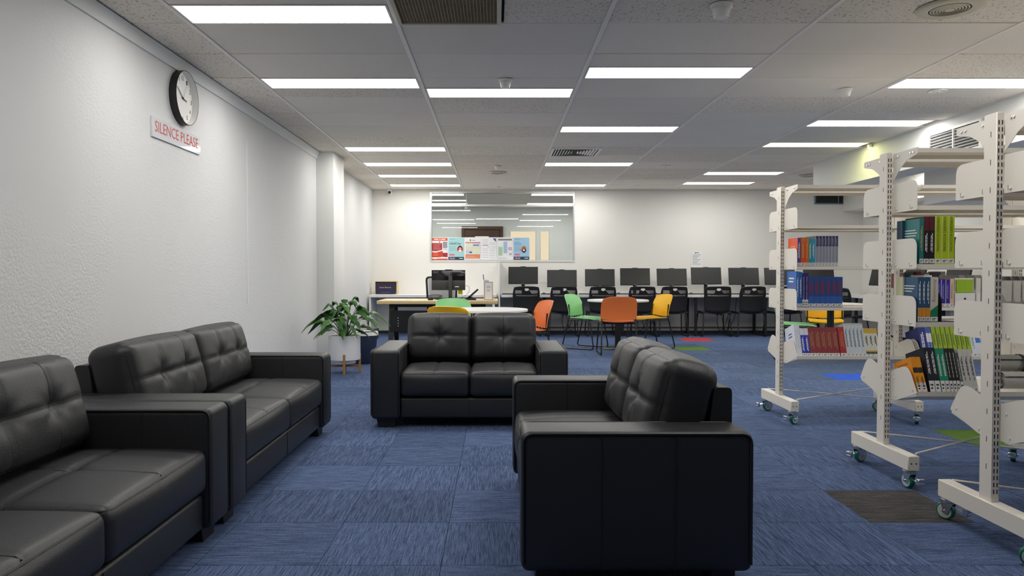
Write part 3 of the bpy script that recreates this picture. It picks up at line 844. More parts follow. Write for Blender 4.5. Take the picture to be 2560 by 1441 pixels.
def sofa(label, loc, rotz, W, D, nv, seed):
    t = thing('leather_sofa', label, 'sofa', loc, (0, 0, rotz))
    aw = 0.195; H = 0.535
    for s in (-1, 1):
        b = bm_new()
        x0, x1 = (-W / 2, -W / 2 + aw) if s < 0 else (W / 2 - aw, W / 2)
        box(b, x0, x1, 0, D, 0.062, H, 0.026, 4)
        a = obj('arm', b, 'leather', t)
        for xx, sg in ((x0, -1), (x1, 1)):
            bb = bm_new()
            tube(bb, fillet([(xx - sg * 0.0022, 0.006, 0.09), (xx - sg * 0.0022, 0.006, H - 0.006), (xx - sg * 0.0022, D - 0.006, H - 0.006), (xx - sg * 0.0022, D - 0.006, 0.09)], 0.035, 5), 0.0042, 6)
            obj('piping', bb, 'leather', a)
            for f in (0.345, 0.665):
                bb = bm_new(); tube(bb, [(xx + sg * 0.0004, D * f, 0.075), (xx + sg * 0.0004, D * f, H - 0.012)], 0.0018, 5); obj('seam', bb, 'stitch', a)
    iw = W - 2 * aw
    b = bm_new(); box(b, -iw / 2 + 0.001, iw / 2 - 0.001, 0.03, 0.075, 0.066, 0.205, 0.015, 3); fr = obj('front_rail', b, 'leather', t)
    bb = bm_new(); tube(bb, [(0, 0.0292, 0.075), (0, 0.0292, 0.197)], 0.0016, 5); obj('seam', bb, 'stitch', fr)
    b = bm_new(); box(b, -iw / 2 + 0.001, iw / 2 - 0.001, 0.076, D - 0.15, 0.07, 0.2, 0.004, 1); obj('base', b, 'leather_dark', t)
    b = bm_new()
    prism(b, rpoly([(D - 0.15, 0.062), (D - 0.012, 0.062), (D - 0.012, 0.655), (D - 0.075, 0.655)], [0.004, 0.01, 0.018, 0.018], 3), -iw / 2 + 0.001, iw / 2 - 0.001, 'yz')
    obj('back_frame', b, 'leather', t)
    cw = iw / 2
    for i in range(2):
        cx = -iw / 2 + cw * (i + 0.5)
        cushion('seat_cushion', cw - 0.004, 0.60, 0.165, 0.030, 0.026, [0.0], [0.05] if nv > 1 else [], 0.006, t, (cx, 0.012 + 0.30, 0.214), (0, 0, 0), seed=seed + i, wr=0.0012)
    hb = 0.365
    vs = [0.0] if nv == 1 else [-0.36, 0.36]
    for i in range(2):
        cx = -iw / 2 + cw * (i + 0.5)
        # cushion's +z side turned to the front and leaning back
        cushion('back_cushion', cw + 0.006, hb, 0.20, 0.055, 0.045, vs, [0.0], 0.022 if nv == 1 else 0.02, t, (cx, D - 0.145 + 0.06, 0.375 + hb / 2 - 0.018), (R(90 - 14), 0, 0), seed=seed + 10 + i, wr=0.0035)
    for sx_ in (-1, 1):
        for yy in (0.05, D - 0.13):
            b = bm_new()
            xc = sx_ * (W / 2 - 0.1)
            prism(b, [(xc - 0.07, 0.064), (xc + 0.07, 0.064), (xc + 0.055, 0.0), (xc - 0.055, 0.0)], yy, yy + 0.08, 'xz')
            obj('leg', b, 'black', t, smooth=False)
    return t
sofa('black leather two-seat sofa facing the camera in the middle', (-0.183, 5.0, 0), 0, 1.345, 0.78, 1, 3)
sofa('black leather two-seat sofa seen from its side in the right foreground', (0.085, 3.13, 0), R(-90), 1.385, 0.775, 1, 23)
sofa('long black leather sofa along the left wall, the farther one', (-1.105, 3.985, 0), R(90), 1.86, 0.775, 2, 43)
sofa('long black leather sofa cut by the lower left corner, the nearer one', (-1.11, 2.115, 0), R(90), 1.86, 0.775, 2, 63)

# ------------------------------------------------------------------ plant, bins
t = thing('planter_stand', 'short-legged wooden stand under the white plant pot', 'plant stand', (-1.605, 7.78, 0))
for k in range(4):
    a = R(-80 + k * 90)
    b = bm_new(); box(b, -0.013, 0.013, -0.013, 0.013, 0, 0.21, 0.002, 1)
    obj('leg', b, 'stand_wood', t, (0.157 * math.cos(a), 0.157 * math.sin(a), 0), (0, 0, a))
for k in range(2):
    b = bm_new(); box(b, -0.144, 0.144, -0.011, 0.011, 0.088 - 0.022 * k, 0.108 - 0.022 * k, 0.002, 1); obj('cross_rail', b, 'stand_wood', t, (0, 0, 0), (0, 0, R(-80 + 90 * k)))
t = thing('potted_plant', 'leafy peace lily in a white cylindrical pot by the pier', 'potted plant', (-1.605, 7.78, 0.109))
b = bm_new(); lathe(b, [(0, 0), (0.118, 0), (0.122, 0.03), (0.128, 0.034), (0.140, 0.036), (0.143, 0.05), (0.143, 0.29), (0.140, 0.293), (0.132, 0.29), (0.130, 0.25), (0, 0.25)], 48); pot = obj('pot', b, 'pot', t)
for v in pot.data.vertices:
    if v.co.z > 0.033:
        r_ = math.hypot(v.co.x, v.co.y)
        v.co.x *= 1.165; v.co.y *= 1.165
b = bm_new(); lathe(b, [(0, 0.262), (0.08, 0.262), (0.148, 0.256), (0.148, 0.2515), (0, 0.2515)], 24); obj('soil', b, 'soil', t)
def leaf(i, az, reach, top, ln, wd, m, twist, spread0=0.03):
    rr = random.Random(i)
    base = Vector((spread0 * math.cos(az), spread0 * math.sin(az), 0.258))
    d = Vector((math.cos(az), math.sin(az), 0)); sd_ = Vector((-math.sin(az), math.cos(az), 0))
    def path(s):     # s 0..1 along stem, 1..2 along the blade
        q = s / 2.0
        return base + d * (reach * q ** 1.35) + Vector((0, 0, top * math.sin(min(1.0, q * 1.28) * math.pi * 0.5) - max(0, q - 0.6) ** 2 * 2.2 * (reach + 0.05)))
    b_ = bm_new()
    tube(b_, [path(1.05 * k / 8) for k in range(9)], [0.0045 - 0.002 * k / 8 for k in range(9)], 6)
    def surf(u, v):
        s = 1.0 + v
        p = path(s); tn = (path(s + 0.02) - path(s - 0.02)).normalized()
        side = (sd_ * math.cos(twist) + tn.cross(sd_) * math.sin(twist)).normalized()
        nrm = side.cross(tn)
        half = wd * (math.sin(math.pi * min(1, v ** 0.75)) ** 0.8) * (1 - 0.25 * v) + 0.0012
        return p + side * (u * half) + nrm * (0.35 * half * u * u + 0.006 * math.sin(9 * v + i) * abs(u))
    bl = bm_new(); thick(bl, surf, 6, 12, 0.0012)
    lf = obj('leaf', bl, m, t, angle=75)
    obj('stem', b_, 'stem', lf)
LV = [(170, 0.38, 0.19), (150, 0.36, 0.24), (195, 0.33, 0.27), (205, 0.25, 0.30), (225, 0.27, 0.16), (240, 0.20, 0.26), (255, 0.16, 0.34), (270, 0.22, 0.20), (285, 0.12, 0.38), (300, 0.2, 0.30),
      (315, 0.28, 0.22), (330, 0.30, 0.31), (345, 0.34, 0.26), (0, 0.4, 0.24), (10, 0.46, 0.29), (20, 0.34, 0.14), (40, 0.25, 0.33), (75, 0.2, 0.40), (95, 0.14, 0.42), (120, 0.22, 0.36),
      (135, 0.30, 0.30), (180, 0.27, 0.11), (212, 0.30, 0.12), (350, 0.27, 0.10), (275, 0.27, 0.12), (235, 0.32, 0.22), (305, 0.32, 0.15), (262, 0.10, 0.28), (330, 0.2, 0.2), (188, 0.42, 0.22)]
LV += [(160, 0.12, 0.40), (215, 0.14, 0.33), (250, 0.22, 0.30), (290, 0.20, 0.36), (325, 0.16, 0.42), (5, 0.22, 0.36), (50, 0.16, 0.45), (110, 0.12, 0.36), (200, 0.20, 0.38), (340, 0.30, 0.36), (230, 0.14, 0.22), (280, 0.16, 0.24), (310, 0.22, 0.26)]
for i, (az, rc, tp) in enumerate(LV):
    leaf(i, R(az + rnd.uniform(-6, 6)), rc, tp, 0.2, rnd.uniform(0.040, 0.058), 'leaf2' if i % 4 == 1 else 'leaf', rnd.uniform(-0.7, 0.7))
t = thing('waste_bin', 'navy blue waste bin with white liner behind the plant pot', 'bin', (-1.535, 8.62, 0))
b = bm_new(); lathe(b, [(0, 0.0), (0.11, 0), (0.115, 0.01), (0.143, 0.36), (0.137, 0.36), (0.11, 0.02), (0, 0.02)], 36); obj('body', b, 'navy', t)
b = bm_new(); lathe(b, [(0.134, 0.30), (0.1385, 0.365), (0.148, 0.372), (0.152, 0.345), (0.154, 0.33), (0.151, 0.33), (0.146, 0.366), (0.138, 0.362), (0.131, 0.30), (0.134, 0.30)], 36); obj('liner', b, 'white_plastic', t)
t = thing('floor_box', 'small dark grey box on the floor below the white counter end', 'box', (-1.98, 11.7, 0))
b = bm_new(); prism(b, [(-0.1, 0), (0.09, 0), (0.10, 0.17), (-0.1, 0.14)], -0.1, 0.1, 'xz'); obj('body', b, 'charcoal', t, smooth=False)
b = bm_new(); box(b, -0.06, 0.05, -0.104, -0.1, 0.04, 0.1, 0.001, 1); obj('front_panel', b, 'black', t)

# ------------------------------------------------------------------ counters along the back wall
DZ = 0.69
def bench(label, x0, x1, y0, y1, legs, rail):
    t = thing('work_bench', label, 'desk', (x0, y0, 0))
    b = bm_new(); box(b, 0, x1 - x0, 0, y1 - y0, DZ - 0.042, DZ, 0.002, 1); obj('worktop', b, 'white', t)
    for lx in legs:
        b = bm_new(); box(b, lx - x0 - 0.02, lx - x0 + 0.02, 0.03, 0.07, 0, DZ - 0.042, 0.002, 1); obj('leg', b, 'black_metal', t)
        b = bm_new(); box(b, lx - x0 - 0.02, lx - x0 + 0.02, y1 - y0 - 0.1, y1 - y0 - 0.06, 0, DZ - 0.042, 0.002, 1); obj('leg', b, 'black_metal', t)
    if rail:
        b = bm_new(); box(b, legs[0] - x0 + 0.02, legs[-1] - x0 - 0.02, y1 - y0 - 0.09, y1 - y0 - 0.075, 0.10, 0.115); obj('foot_rail', b, 'black_metal', t, smooth=False)
    return t
bench('long white computer bench along the back wall on black legs', 0.09, 6.36, 12.2, YB - 0.001, [0.84, 2.1, 3.33, 4.488, 5.6], True)
t = thing('white_counter', 'white counter in the left back corner behind the staff desk', 'counter', (XL + 0.04, 12.2, 0))
b = bm_new(); box(b, 0, 2.12, 0, 0.655, DZ - 0.042, DZ, 0.002, 1); obj('worktop', b, 'white', t)
b = bm_new(); box(b, 0.0, 0.03, 0.02, 0.655, 0.0, DZ - 0.042); obj('end_panel', b, 'white', t, smooth=False)
b = bm_new(); box(b, 2.05, 2.09, 0.02, 0.655, 0.0, DZ - 0.042); obj('end_panel', b, 'white', t, smooth=False)
t = thing('desk_divider', 'thin white upright divider panel between counter and computer bench', 'divider', (0.055, 12.2, 0))
b = bm_new(); box(b, -0.012, 0.012, 0.0, 0.66, 0.0, 1.235, 0.003, 2); obj('panel', b, 'white', t)
b = bm_new(); box(b, -0.016, 0.016, 0.0, 0.66, 1.2352, 1.243, 0.001, 1); obj('edge_cap', b, 'alu', t)
t = thing('book_supplier_box', 'navy box in a pale wood crate reading James Bennett', 'box', (-1.87, 12.5, DZ))
b = bm_new(); box(b, -0.19, 0.19, 0, 0.16, 0, 0.012); box(b, -0.19, -0.178, 0, 0.16, 0.012, 0.225); box(b, 0.178, 0.19, 0, 0.16, 0.012, 0.225); box(b, -0.178, 0.178, 0.15, 0.16, 0.012, 0.225); box(b, -0.178, 0.178, 0, 0.15, 0.213, 0.225)
obj('crate', b, 'oak', t, smooth=False)
b = bm_new(); box(b, -0.172, 0.155, -0.012, 0.002, 0.006, 0.195, 0.001, 1); obj('front_panel', b, cmat(34, 30, 68), t)
text('James Bennett', M['ink_gold'], t, (-0.01, -0.0135, 0.115), FRONT, 0.2, 0.032)
b = bm_new(); quad(b, -0.08, 0.07, 0.032, 0.038, -0.0135); obj('print_line', b, cmat(110, 96, 110), t, smooth=False)

# staff desk
t = thing('staff_desk', 'staff desk with pale oak top and black metal frame and panel', 'desk', (-1.575, 9.7, 0))
SZ = 0.69
b = bm_new(); box(b, 0, 1.6, 0, 0.8, SZ - 0.045, SZ, 0.003, 2); obj('desktop', b, 'oak', t)
b = bm_new(); box(b, 0.16, 1.44, 0.10, 0.112, 0.27, 0.555, 0.002, 1); obj('modesty_panel', b, 'black_metal', t)
for s in range(4):
    b = bm_new(); cyl(b, (0.27, 0.0995, 0.35 + s * 0.035), (0.27, 0.097, 0.35 + s * 0.035), 0.006, n=10); obj('panel_hole', b, 'sticker', t)
for lx in (0.17, 1.4):
    b = bm_new(); prism(b, [(0.06, 0), (0.12, 0), (0.24, SZ - 0.046), (0.18, SZ - 0.046)], lx - 0.03, lx + 0.03, 'yz'); obj('leg', b, 'black_metal', t, smooth=False)
    b = bm_new(); prism(b, [(0.68, 0), (0.74, 0), (0.60, SZ - 0.046), (0.54, SZ - 0.046)], lx - 0.03, lx + 0.03, 'yz'); obj('leg', b, 'black_metal', t, smooth=False)
b = bm_new(); box(b, 0.2, 1.37, 0.35, 0.42, SZ - 0.10, SZ - 0.046); obj('under_rail', b, 'charcoal', t, smooth=False)
# things on the staff desk
t = thing('desktop_monitor', 'back of a black monitor on its stand on the staff desk', 'monitor', (-0.645, 10.05, SZ + 0.001))
b = bm_new(); box(b, -0.235, 0.225, 0.0, 0.018, 0.13, 0.405, 0.003, 2); obj('display', b, 'gloss_black', t)
b = bm_new(); box(b, -0.23, 0.22, -0.03, 0.0, 0.132, 0.265, 0.006, 2); obj('rear_housing', b, 'charcoal', t)
b = bm_new(); prism(b, rpoly([(-0.06, 0.404), (0.06, 0.404), (0.04, 0.413), (-0.04, 0.413)], 0.004, 2), 0.003, 0.015, 'xz'); obj('webcam_bar', b, 'black', t)
b = bm_new(); box(b, 0.0, 0.05, -0.075, -0.045, 0.008, 0.325, 0.004, 2); obj('stand_column', b, 'charcoal', t)
b = bm_new(); box(b, -0.03, 0.08, -0.045, -0.03, 0.18, 0.25, 0.003, 1); obj('mount', b, 'charcoal', t)
b = bm_new(); box(b, -0.09, 0.14, -0.16, 0.04, 0, 0.008, 0.003, 1); obj('stand_foot', b, 'charcoal', t)
text('RILEY', 'ink_grey', t, (-0.175, -0.0008, 0.378), FRONT, 0.075, 0.022)
b = bm_new(); box(b, 0.085, 0.14, -0.0325, -0.0302, 0.172, 0.184); obj('port_strip', b, 'ink_white', t, smooth=False)
b = bm_new(); tube(b, fillet([(0.227, -0.01, 0.19), (0.27, -0.01, 0.19), (0.285, -0.01, 0.13), (0.25, -0.01, 0.07), (0.14, -0.04, 0.012)], 0.05, 6), 0.0025, 6); obj('cable', b, 'black', t)
t = thing('sticky_note', 'bright yellow sticky note hanging below the staff monitor', 'note', (-0.49, 10.1, SZ + 0.07))
b = bm_new(); thick(b, lambda u, v: (0.032 * u, -0.006 * v * v, 0.062 * v), 4, 6, 0.001); obj('sheet', b, 'neon', t)
t = thing('headset', 'black headset lying on the staff desk left of the monitor', 'headset', (-0.82, 9.93, SZ))
b = bm_new(); tube(b, [(0.09 * math.cos(R(a)), 0.05 * math.sin(R(a)), 0.055 + 0.012 * math.sin(R(a))) for a in range(0, 360, 20)], 0.006, 8, True); obj('headband', b, 'black', t)
for s in (-1, 1):
    b = bm_new(); lathe(b, [(0, 0), (0.034, 0), (0.038, 0.01), (0.036, 0.03), (0, 0.036)], 20); obj('ear_cup', b, 'black', t, (s * 0.062, -0.035, 0.002))
b = bm_new(); tube(b, [(0.0, -0.06, 0.012), (0.05, -0.075, 0.012), (0.10, -0.06, 0.014)], 0.004, 6); obj('mic_boom', b, 'black', t)
t = thing('computer_keyboard', 'dark keyboard lying flat on the staff desk before the monitor', 'keyboard', (-0.72, 10.3, SZ))
b = bm_new(); box(b, -0.2, 0.2, -0.06, 0.06, 0, 0.014, 0.003, 1); obj('body', b, 'black', t)
for r_ in range(4):
    b = bm_new(); box(b, -0.19, 0.19, -0.05 + r_ * 0.026, -0.03 + r_ * 0.026, 0.0142, 0.02, 0.001, 1); obj('key_row', b, 'charcoal', t)
t = thing('desk_phone', 'black desk phone with tilted display on the staff desk', 'phone', (-0.33, 9.95, SZ))
b = bm_new(); prism(b, [(-0.1, 0), (0.06, 0), (0.06, 0.02), (-0.03, 0.055), (-0.1, 0.01)], -0.07, 0.08, 'xz'); obj('body', b, 'black', t, smooth=False)
b = bm_new(); box(b, -0.09, 0.09, -0.07, 0.07, -0.012, 0.012, 0.004, 2, mtx=Matrix.Translation((0.02, 0, 0.085)) @ Matrix.Rotation(R(-42), 4, 'Y')); obj('display', b, 'black', t)
b = bm_new(); box(b, -0.07, 0.07, -0.055, 0.055, 0.0122, 0.0135, mtx=Matrix.Translation((0.02, 0, 0.085)) @ Matrix.Rotation(R(-42), 4, 'Y')); obj('screen', b, 'screen', t, smooth=False)
t = thing('flyer_holder', 'upright acrylic flyer holder with bordered white flyer on the staff desk', 'sign holder', (-0.10, 9.86, SZ))
b = bm_new(); box(b, -0.058, 0.058, 0, 0.012, 0, 0.25, 0.002, 1); obj('frame', b, cmat(196, 165, 140), t)
b = bm_new(); box(b, -0.047, 0.047, -0.0015, -0.0002, 0.012, 0.238); obj('flyer', b, 'paper', t, smooth=False)
for k, (z, L_) in enumerate(((0.185, 0.05), (0.168, 0.056), (0.135, 0.05), (0.12, 0.04))):
    b = bm_new(); quad(b, -L_ / 2, L_ / 2, z, z + 0.006, -0.0018); obj('print_line', b, 'ink_grey', t, smooth=False)
b = bm_new(); prism(b, [(0.012, 0), (0.05, 0), (0.012, 0.06)], -0.03, 0.03, 'yz'); obj('foot', b, 'acrylic', t, smooth=False)
t = thing('pen_cup', 'white cup with a pen behind the flyer holder', 'cup', (-0.135, 10.05, SZ))
b = bm_new(); lathe(b, [(0, 0), (0.03, 0), (0.036, 0.27), (0.033, 0.27), (0.027, 0.01), (0, 0.01)], 20); obj('cup', b, cmat(190, 205, 225), t)
b = bm_new(); cyl(b, (0, 0, 0.02), (-0.04, 0, 0.345), 0.005, n=8); obj('pen', b, 'ink', t)
t = thing('leaflet_stack', 'leaning pale leaflets beside the flyer holder', 'leaflets', (0.0, 9.92, SZ))
for k in range(3):
    b = bm_new(); box(b, -0.001, 0.001, -0.05, 0.05, 0, 0.15, mtx=Matrix.Translation((-0.035 + 0.012 * k, 0, 0.001)) @ Matrix.Rotation(R(-14 - 2 * k), 4, 'Y')); obj('leaflet', b, 'paper', t, smooth=False)
t = thing('paper_sheet', 'white paper sheets lying at the left end of the staff desk', 'paper', (-1.33, 10.0, SZ))
b = bm_new(); box(b, -0.15, 0.12, -0.1, 0.1, 0, 0.003); obj('sheet', b, 'paper', t, smooth=False)
b = bm_new(); box(b, -0.10, 0.14, -0.09, 0.09, 0.0032, 0.006, mtx=Matrix.Rotation(R(8), 4, 'Z')); obj('sheet', b, 'paper', t, smooth=False)
# office chair behind the staff desk
t = thing('office_chair', 'mesh-back office swivel chair behind the staff desk', 'chair', (-0.84, 11.3, 0), (0, 0, R(14)))
def obk(u, v):
    return (0.235 * u * (0.9 + 0.1 * v), 0.05 - 0.05 * (1 - u * u) + 0.06 * (v - 0.4) ** 2 - 0.1, 0.47 + 0.52 * v)
b = bm_new(); thick(b, lambda u, v: obk(0.9 * u, 0.04 + 0.92 * v), 14, 14, 0.006); obj('mesh_back', b, 'mesh_fabric', t)
b = bm_new(); tube(b, fillet([obk(-1, 0), obk(0, 0), obk(1, 0), obk(1, 0.5), obk(1, 1), obk(0, 1), obk(-1, 1), obk(-1, 0.5)], 0.05, 4, True), 0.017, 8, True); obj('back_frame', b, 'black', t)
b = bm_new(); box(b, -0.24, 0.24, -0.05, 0.42, 0.40, 0.46, 0.025, 3); obj('seat', b, 'black', t)
b = bm_new(); cyl(b, (0, 0.18, 0.06), (0, 0.18, 0.40), 0.028, n=14); obj('gas_lift', b, 'black', t)
for k in range(5):
    a = R(72 * k + 10); b = bm_new(); tube(b, [(0, 0.18, 0.10), (0.28 * math.cos(a), 0.18 + 0.28 * math.sin(a), 0.065)], [0.026, 0.016], 8); lg = obj('base_spoke', b, 'black', t)
    b = bm_new(); cyl(b, (0.27 * math.cos(a) - 0.02, 0.18 + 0.27 * math.sin(a), 0.027), (0.27 * math.cos(a) + 0.02, 0.18 + 0.27 * math.sin(a), 0.027), 0.027, n=14); obj('castor', b, 'black', lg)
# ------------------------------------------------------------------ computers on the bench
def pc(px, tilt, yaw, label, scale=1.0, y=12.55, up=0.0, x=None):
    x = (px - 1240) * (y - 0.02) / F_PX if x is None else x
    t = thing('computer_monitor', label, 'monitor', (x, y, DZ), (0, 0, R(yaw)), group='monitors on the computer bench')
    Mt = Matrix.Translation((0, 0, 0.285 + up)) @ Matrix.Rotation(R(-tilt), 4, 'X')
    b = bm_new(); box(b, -0.252, 0.252, -0.012, 0.012, -0.148, 0.148, 0.003, 2, mtx=Mt); obj('display', b, 'black', t)
    b = bm_new(); box(b, -0.246, 0.246, -0.0135, -0.0122, -0.136, 0.143, mtx=Mt); obj('screen', b, 'screen', t, smooth=False)
    b = bm_new(); prism(b, rpoly([(-0.055, 0.1475), (0.055, 0.1475), (0.035, 0.156), (-0.035, 0.156)], 0.004, 2), -0.008, 0.008, 'xz'); bmesh.ops.transform(b, matrix=Mt, verts=b.verts); obj('webcam_bar', b, 'black', t)
    b = bm_new(); box(b, -0.014, 0.014, -0.0145, -0.0136, -0.146, -0.139, mtx=Mt); obj('badge', b, 'ink_grey', t, smooth=False)
    b = bm_new(); box(b, -0.028, 0.028, 0.02, 0.05, 0.008, 0.27 + up, 0.004, 1); obj('stand_column', b, 'black', t)
    b = bm_new(); box(b, -0.10, 0.10, -0.06, 0.12, 0, 0.008, 0.003, 1); obj('stand_foot', b, 'black', t)
    return t
ORD = ['first', 'second', 'third', 'fourth', 'fifth', 'sixth', 'seventh', 'eighth', 'ninth']
PCX = [1308, 1405, 1500, 1588, 1680, 1766, 1860, 1950, 2048]
for i, px in enumerate(PCX):
    pc(px, (4, 8, 10, 10, 12, 13, 13, 13, 13)[i], (-2, -3, -4, -4, -5, -6, -7, -7, -7)[i] * 0.6, 'dark monitor on the computer bench, %s from the white divider' % ORD[i], up=(0.035, -0.018, -0.004, 0.012, 0.006, 0.026, 0.02, 0.02, 0.02)[i])
t = thing('work_bench', 'white bench along the right wall behind the trolleys', 'desk', (5.83, 8.7, 0))
b = bm_new(); box(b, 0, 0.555, 0, 3.4, DZ - 0.042, DZ, 0.002, 1); obj('worktop', b, 'white', t)
for ly in (0.1, 1.7, 3.3):
    for lx in (0.05, 0.5):
        b = bm_new(); box(b, lx - 0.02, lx + 0.02, ly - 0.02, ly + 0.02, 0, DZ - 0.042, 0.002, 1); obj('leg', b, 'black_metal', t)
for i, yy in enumerate((11.75, 10.75, 9.75)):
    pc(0, 12, -90, 'dark monitor on the right wall bench, %s from the back corner' % ORD[i], y=yy, x=6.12, up=0.02)
# keyboards, mice
kb = None
for i, px in enumerate(PCX[:8]):
    x = (px - 1240) * 12.4 / F_PX
    t = thing('computer_keyboard', 'black keyboard on the computer bench under the %s monitor' % ORD[i], 'keyboard', (x - 0.17, 12.40, DZ), group='keyboards on the computer bench')
    if kb is None:
        b = bm_new(); box(b, -0.19, 0.19, -0.055, 0.055, 0, 0.012, 0.003, 1); k1 = obj('body', b, 'black', t)
        ks = []
        for r_ in range(4):
            b = bm_new(); box(b, -0.18, 0.18, -0.046 + r_ * 0.024, -0.027 + r_ * 0.024, 0.0122, 0.018, 0.001, 1); ks.append(obj('key_row', b, 'charcoal', t))
        kb = [k1] + ks
    else:
        for q in kb:
            c = q.copy(); COL.objects.link(c); c.parent = t
ms = None
for i, px in enumerate((1360, 1547, 1640, 1728, 1822)):
    x = (px - 1240) * 12.36 / F_PX
    t = thing('computer_mouse', 'black mouse on the computer bench, %s from the white divider' % ORD[i], 'mouse', (x, 12.36, DZ), group='mice on the computer bench')
    if ms is None:
        b = bm_new(); bmesh.ops.create_uvsphere(b, u_segments=16, v_segments=10, radius=1, matrix=Matrix.Diagonal((0.034, 0.055, 0.034, 1)))
        bmesh.ops.bisect_plane(b, geom=b.verts[:] + b.edges[:] + b.faces[:], plane_co=(0, 0, 0), plane_no=(0, 0, 1), clear_inner=True)
        m1 = obj('shell', b, 'black', t)
        b = bm_new(); cyl(b, (-0.005, 0.03, 0.029), (0.005, 0.03, 0.029), 0.007, n=10); m2 = obj('scroll_wheel', b, 'charcoal', t)
        ms = (m1, m2)
    else:
        for q in ms:
            c = q.copy(); COL.objects.link(c); c.parent = t
# hanging cables and power outlets below the bench
for i, (px, lab) in enumerate(((1412, 'black power cables hanging below the second bench chair'), (1600, 'black power cables on the wall behind the round table'), (1800, 'black power cables hanging below the sixth bench chair'))):
    x = (px - 1240) * 12.8 / F_PX
    t = thing('power_cable', lab, 'cable', (x, YB - 0.03, 0.0), group='power cables below the bench')
    b = bm_new(); box(b, -0.06, 0.06, 0.015, 0.029, 0.30, 0.37, 0.003, 1); obj('outlet', b, 'white_plastic', t)
    for s in (-1, 1):
        b = bm_new(); cyl(b, (s * 0.03, 0.014, 0.335), (s * 0.03, -0.02, 0.335), 0.022, n=14); obj('plug', b, 'black', t)
        b = bm_new(); tube(b, fillet([(s * 0.03, -0.02, 0.33), (s * 0.05, -0.03, 0.2), (0.04 + s * 0.05, -0.03, 0.03), (0.12 + s * 0.05, -0.04, 0.10), (0.2 + s * 0.06, -0.05, 0.28), (0.22 + s * 0.06, -0.05, 0.62)], 0.09, 6), 0.005, 6); obj('cord', b, 'black', t)
# notice on the wall
t = thing('wall_notice', 'white printed notice taped to the wall above the sixth monitor', 'notice', ((1741 - 1240) * YB / F_PX, YB, 1.28))
b = bm_new(); thick(b, lambda u, v: (0.098 * u, -0.003 - 0.004 * (1 - v), -0.15 + 0.3 * v), 2, 6, 0.001); obj('sheet', b, 'paper', t)
b = bm_new(); quad(b, -0.03, -0.012, 0.115, 0.133, -0.0045); quad(b, -0.008, 0.04, 0.12, 0.129, -0.0045); obj('letterhead', b, 'ink', t, smooth=False)
for k in range(7):
    b = bm_new(); quad(b, -0.07, 0.07 - 0.03 * (k % 3), 0.085 - k * 0.027, 0.092 - k * 0.027, -0.0075); obj('print_line', b, 'ink_grey', t, smooth=False)

# ------------------------------------------------------------------ chairs
def side_tubes(t, hw, pts, m='black_metal', r=0.0095):
    for s in (-1, 1):
        b = bm_new(); tube(b, fillet([(s * (hw + p[2] if len(p) > 2 else s * hw and hw), p[0], p[1]) if False else (s * (hw + (p[2] if len(p) > 2 else 0)), p[0], p[1]) for p in pts], 0.045, 5), r, 8); obj('leg_frame', b, m, t)
def poly_chair(m, label, loc, rotz, group=None):
    """faces +y in its own frame"""
    t = thing('stacking_chair', label, 'chair', loc, (0, 0, rotz), group)
    def bk(u, v):
        wv = 1.0 if v < 0.62 else 1 - 0.16 * (1 - math.sqrt(max(0, 1 - ((v - 0.62) / 0.38) ** 2)))
        wv *= (0.965 + 0.035 * (1 - abs(v - 0.3)))
        zb = 0.465 - 0.018 * (1 - u * u)
        zt = 0.755 - 0.02 * u ** 4
        return (0.232 * u * wv, -0.165 - 0.06 * (1 - u * u) - 0.075 * v * v - 0.01 * v, zb + (zt - zb) * v)
    b = bm_new(); thick(b, bk, 22, 16, 0.009); obj('backrest', b, m, t, angle=50)
    def st(u, v):
        wv = 1 - 0.06 * abs(v - 0.5) - (0.10 * (max(0, abs(v - 0.5) - 0.38) / 0.12) ** 2)
        return (0.212 * u * wv, -0.185 + 0.40 * v, 0.428 - 0.014 * (1 - u * u) - 0.05 * max(0, v - 0.8) + 0.012 * (1 - v))
    b = bm_new(); thick(b, st, 18, 16, 0.014); obj('seat', b, m, t, angle=50)
    side_tubes(t, 0.215, [(-0.178, 0.62), (-0.165, 0.46), (-0.275, 0.0097, 0.02), (0.215, 0.0097, 0.02), (0.15, 0.405), (-0.17, 0.409)])
    for yy in (-0.12, 0.11):
        b = bm_new(); tube(b, [(-0.215, yy, 0.404), (0.215, yy, 0.404)], 0.008, 8); obj('cross_bar', b, 'black_metal', t)
    return t
def face_to(x, y, tx, ty):
    return math.atan2(ty - y, tx - x) - math.pi / 2
def round_table(label, x, y):
    t = thing('round_table', label, 'table', (x, y, 0))
    b = bm_new(); lathe(b, [(0, 0.655), (0.418, 0.655), (0.425, 0.66), (0.425, 0.678), (0.42, 0.682), (0, 0.682)], 56); obj('tabletop', b, 'white', t)
    b = bm_new(); cyl(b, (0, 0, 0.02), (0, 0, 0.652), 0.04, n=20); obj('pedestal', b, 'black_metal', t)
    b = bm_new(); lathe(b, [(0, 0.022), (0.06, 0.022), (0.24, 0.012), (0.25, 0.006), (0.25, 0.0), (0, 0)], 40); obj('base_plate', b, 'black_metal', t)
    b = bm_new(); box(b, -0.16, 0.16, -0.03, 0.03, 0.638, 0.655); obj('top_bracket', b, 'black_metal', t, smooth=False)
T1 = (-0.09, 7.72); T2 = (1.705, 10.28); T3 = (4.12, 9.05)
round_table('round white cafe table behind the centre sofa', *T1)
round_table('round white cafe table with the orange chair in front', *T2)
round_table('round white cafe table behind the farthest book trolley', *T3)
def place(m, label, x, y, T, off=0, rz=None):
    poly_chair(m, label, (x, y, 0), R(rz) if rz is not None else face_to(x, y, *T) + R(off))
place('green', 'mint green stacking chair at the far left of the nearer round table', -0.41, 8.52, T1, 4)
place('yellow', 'yellow stacking chair directly behind the centre sofa', -0.34, 6.98, T1, -8)
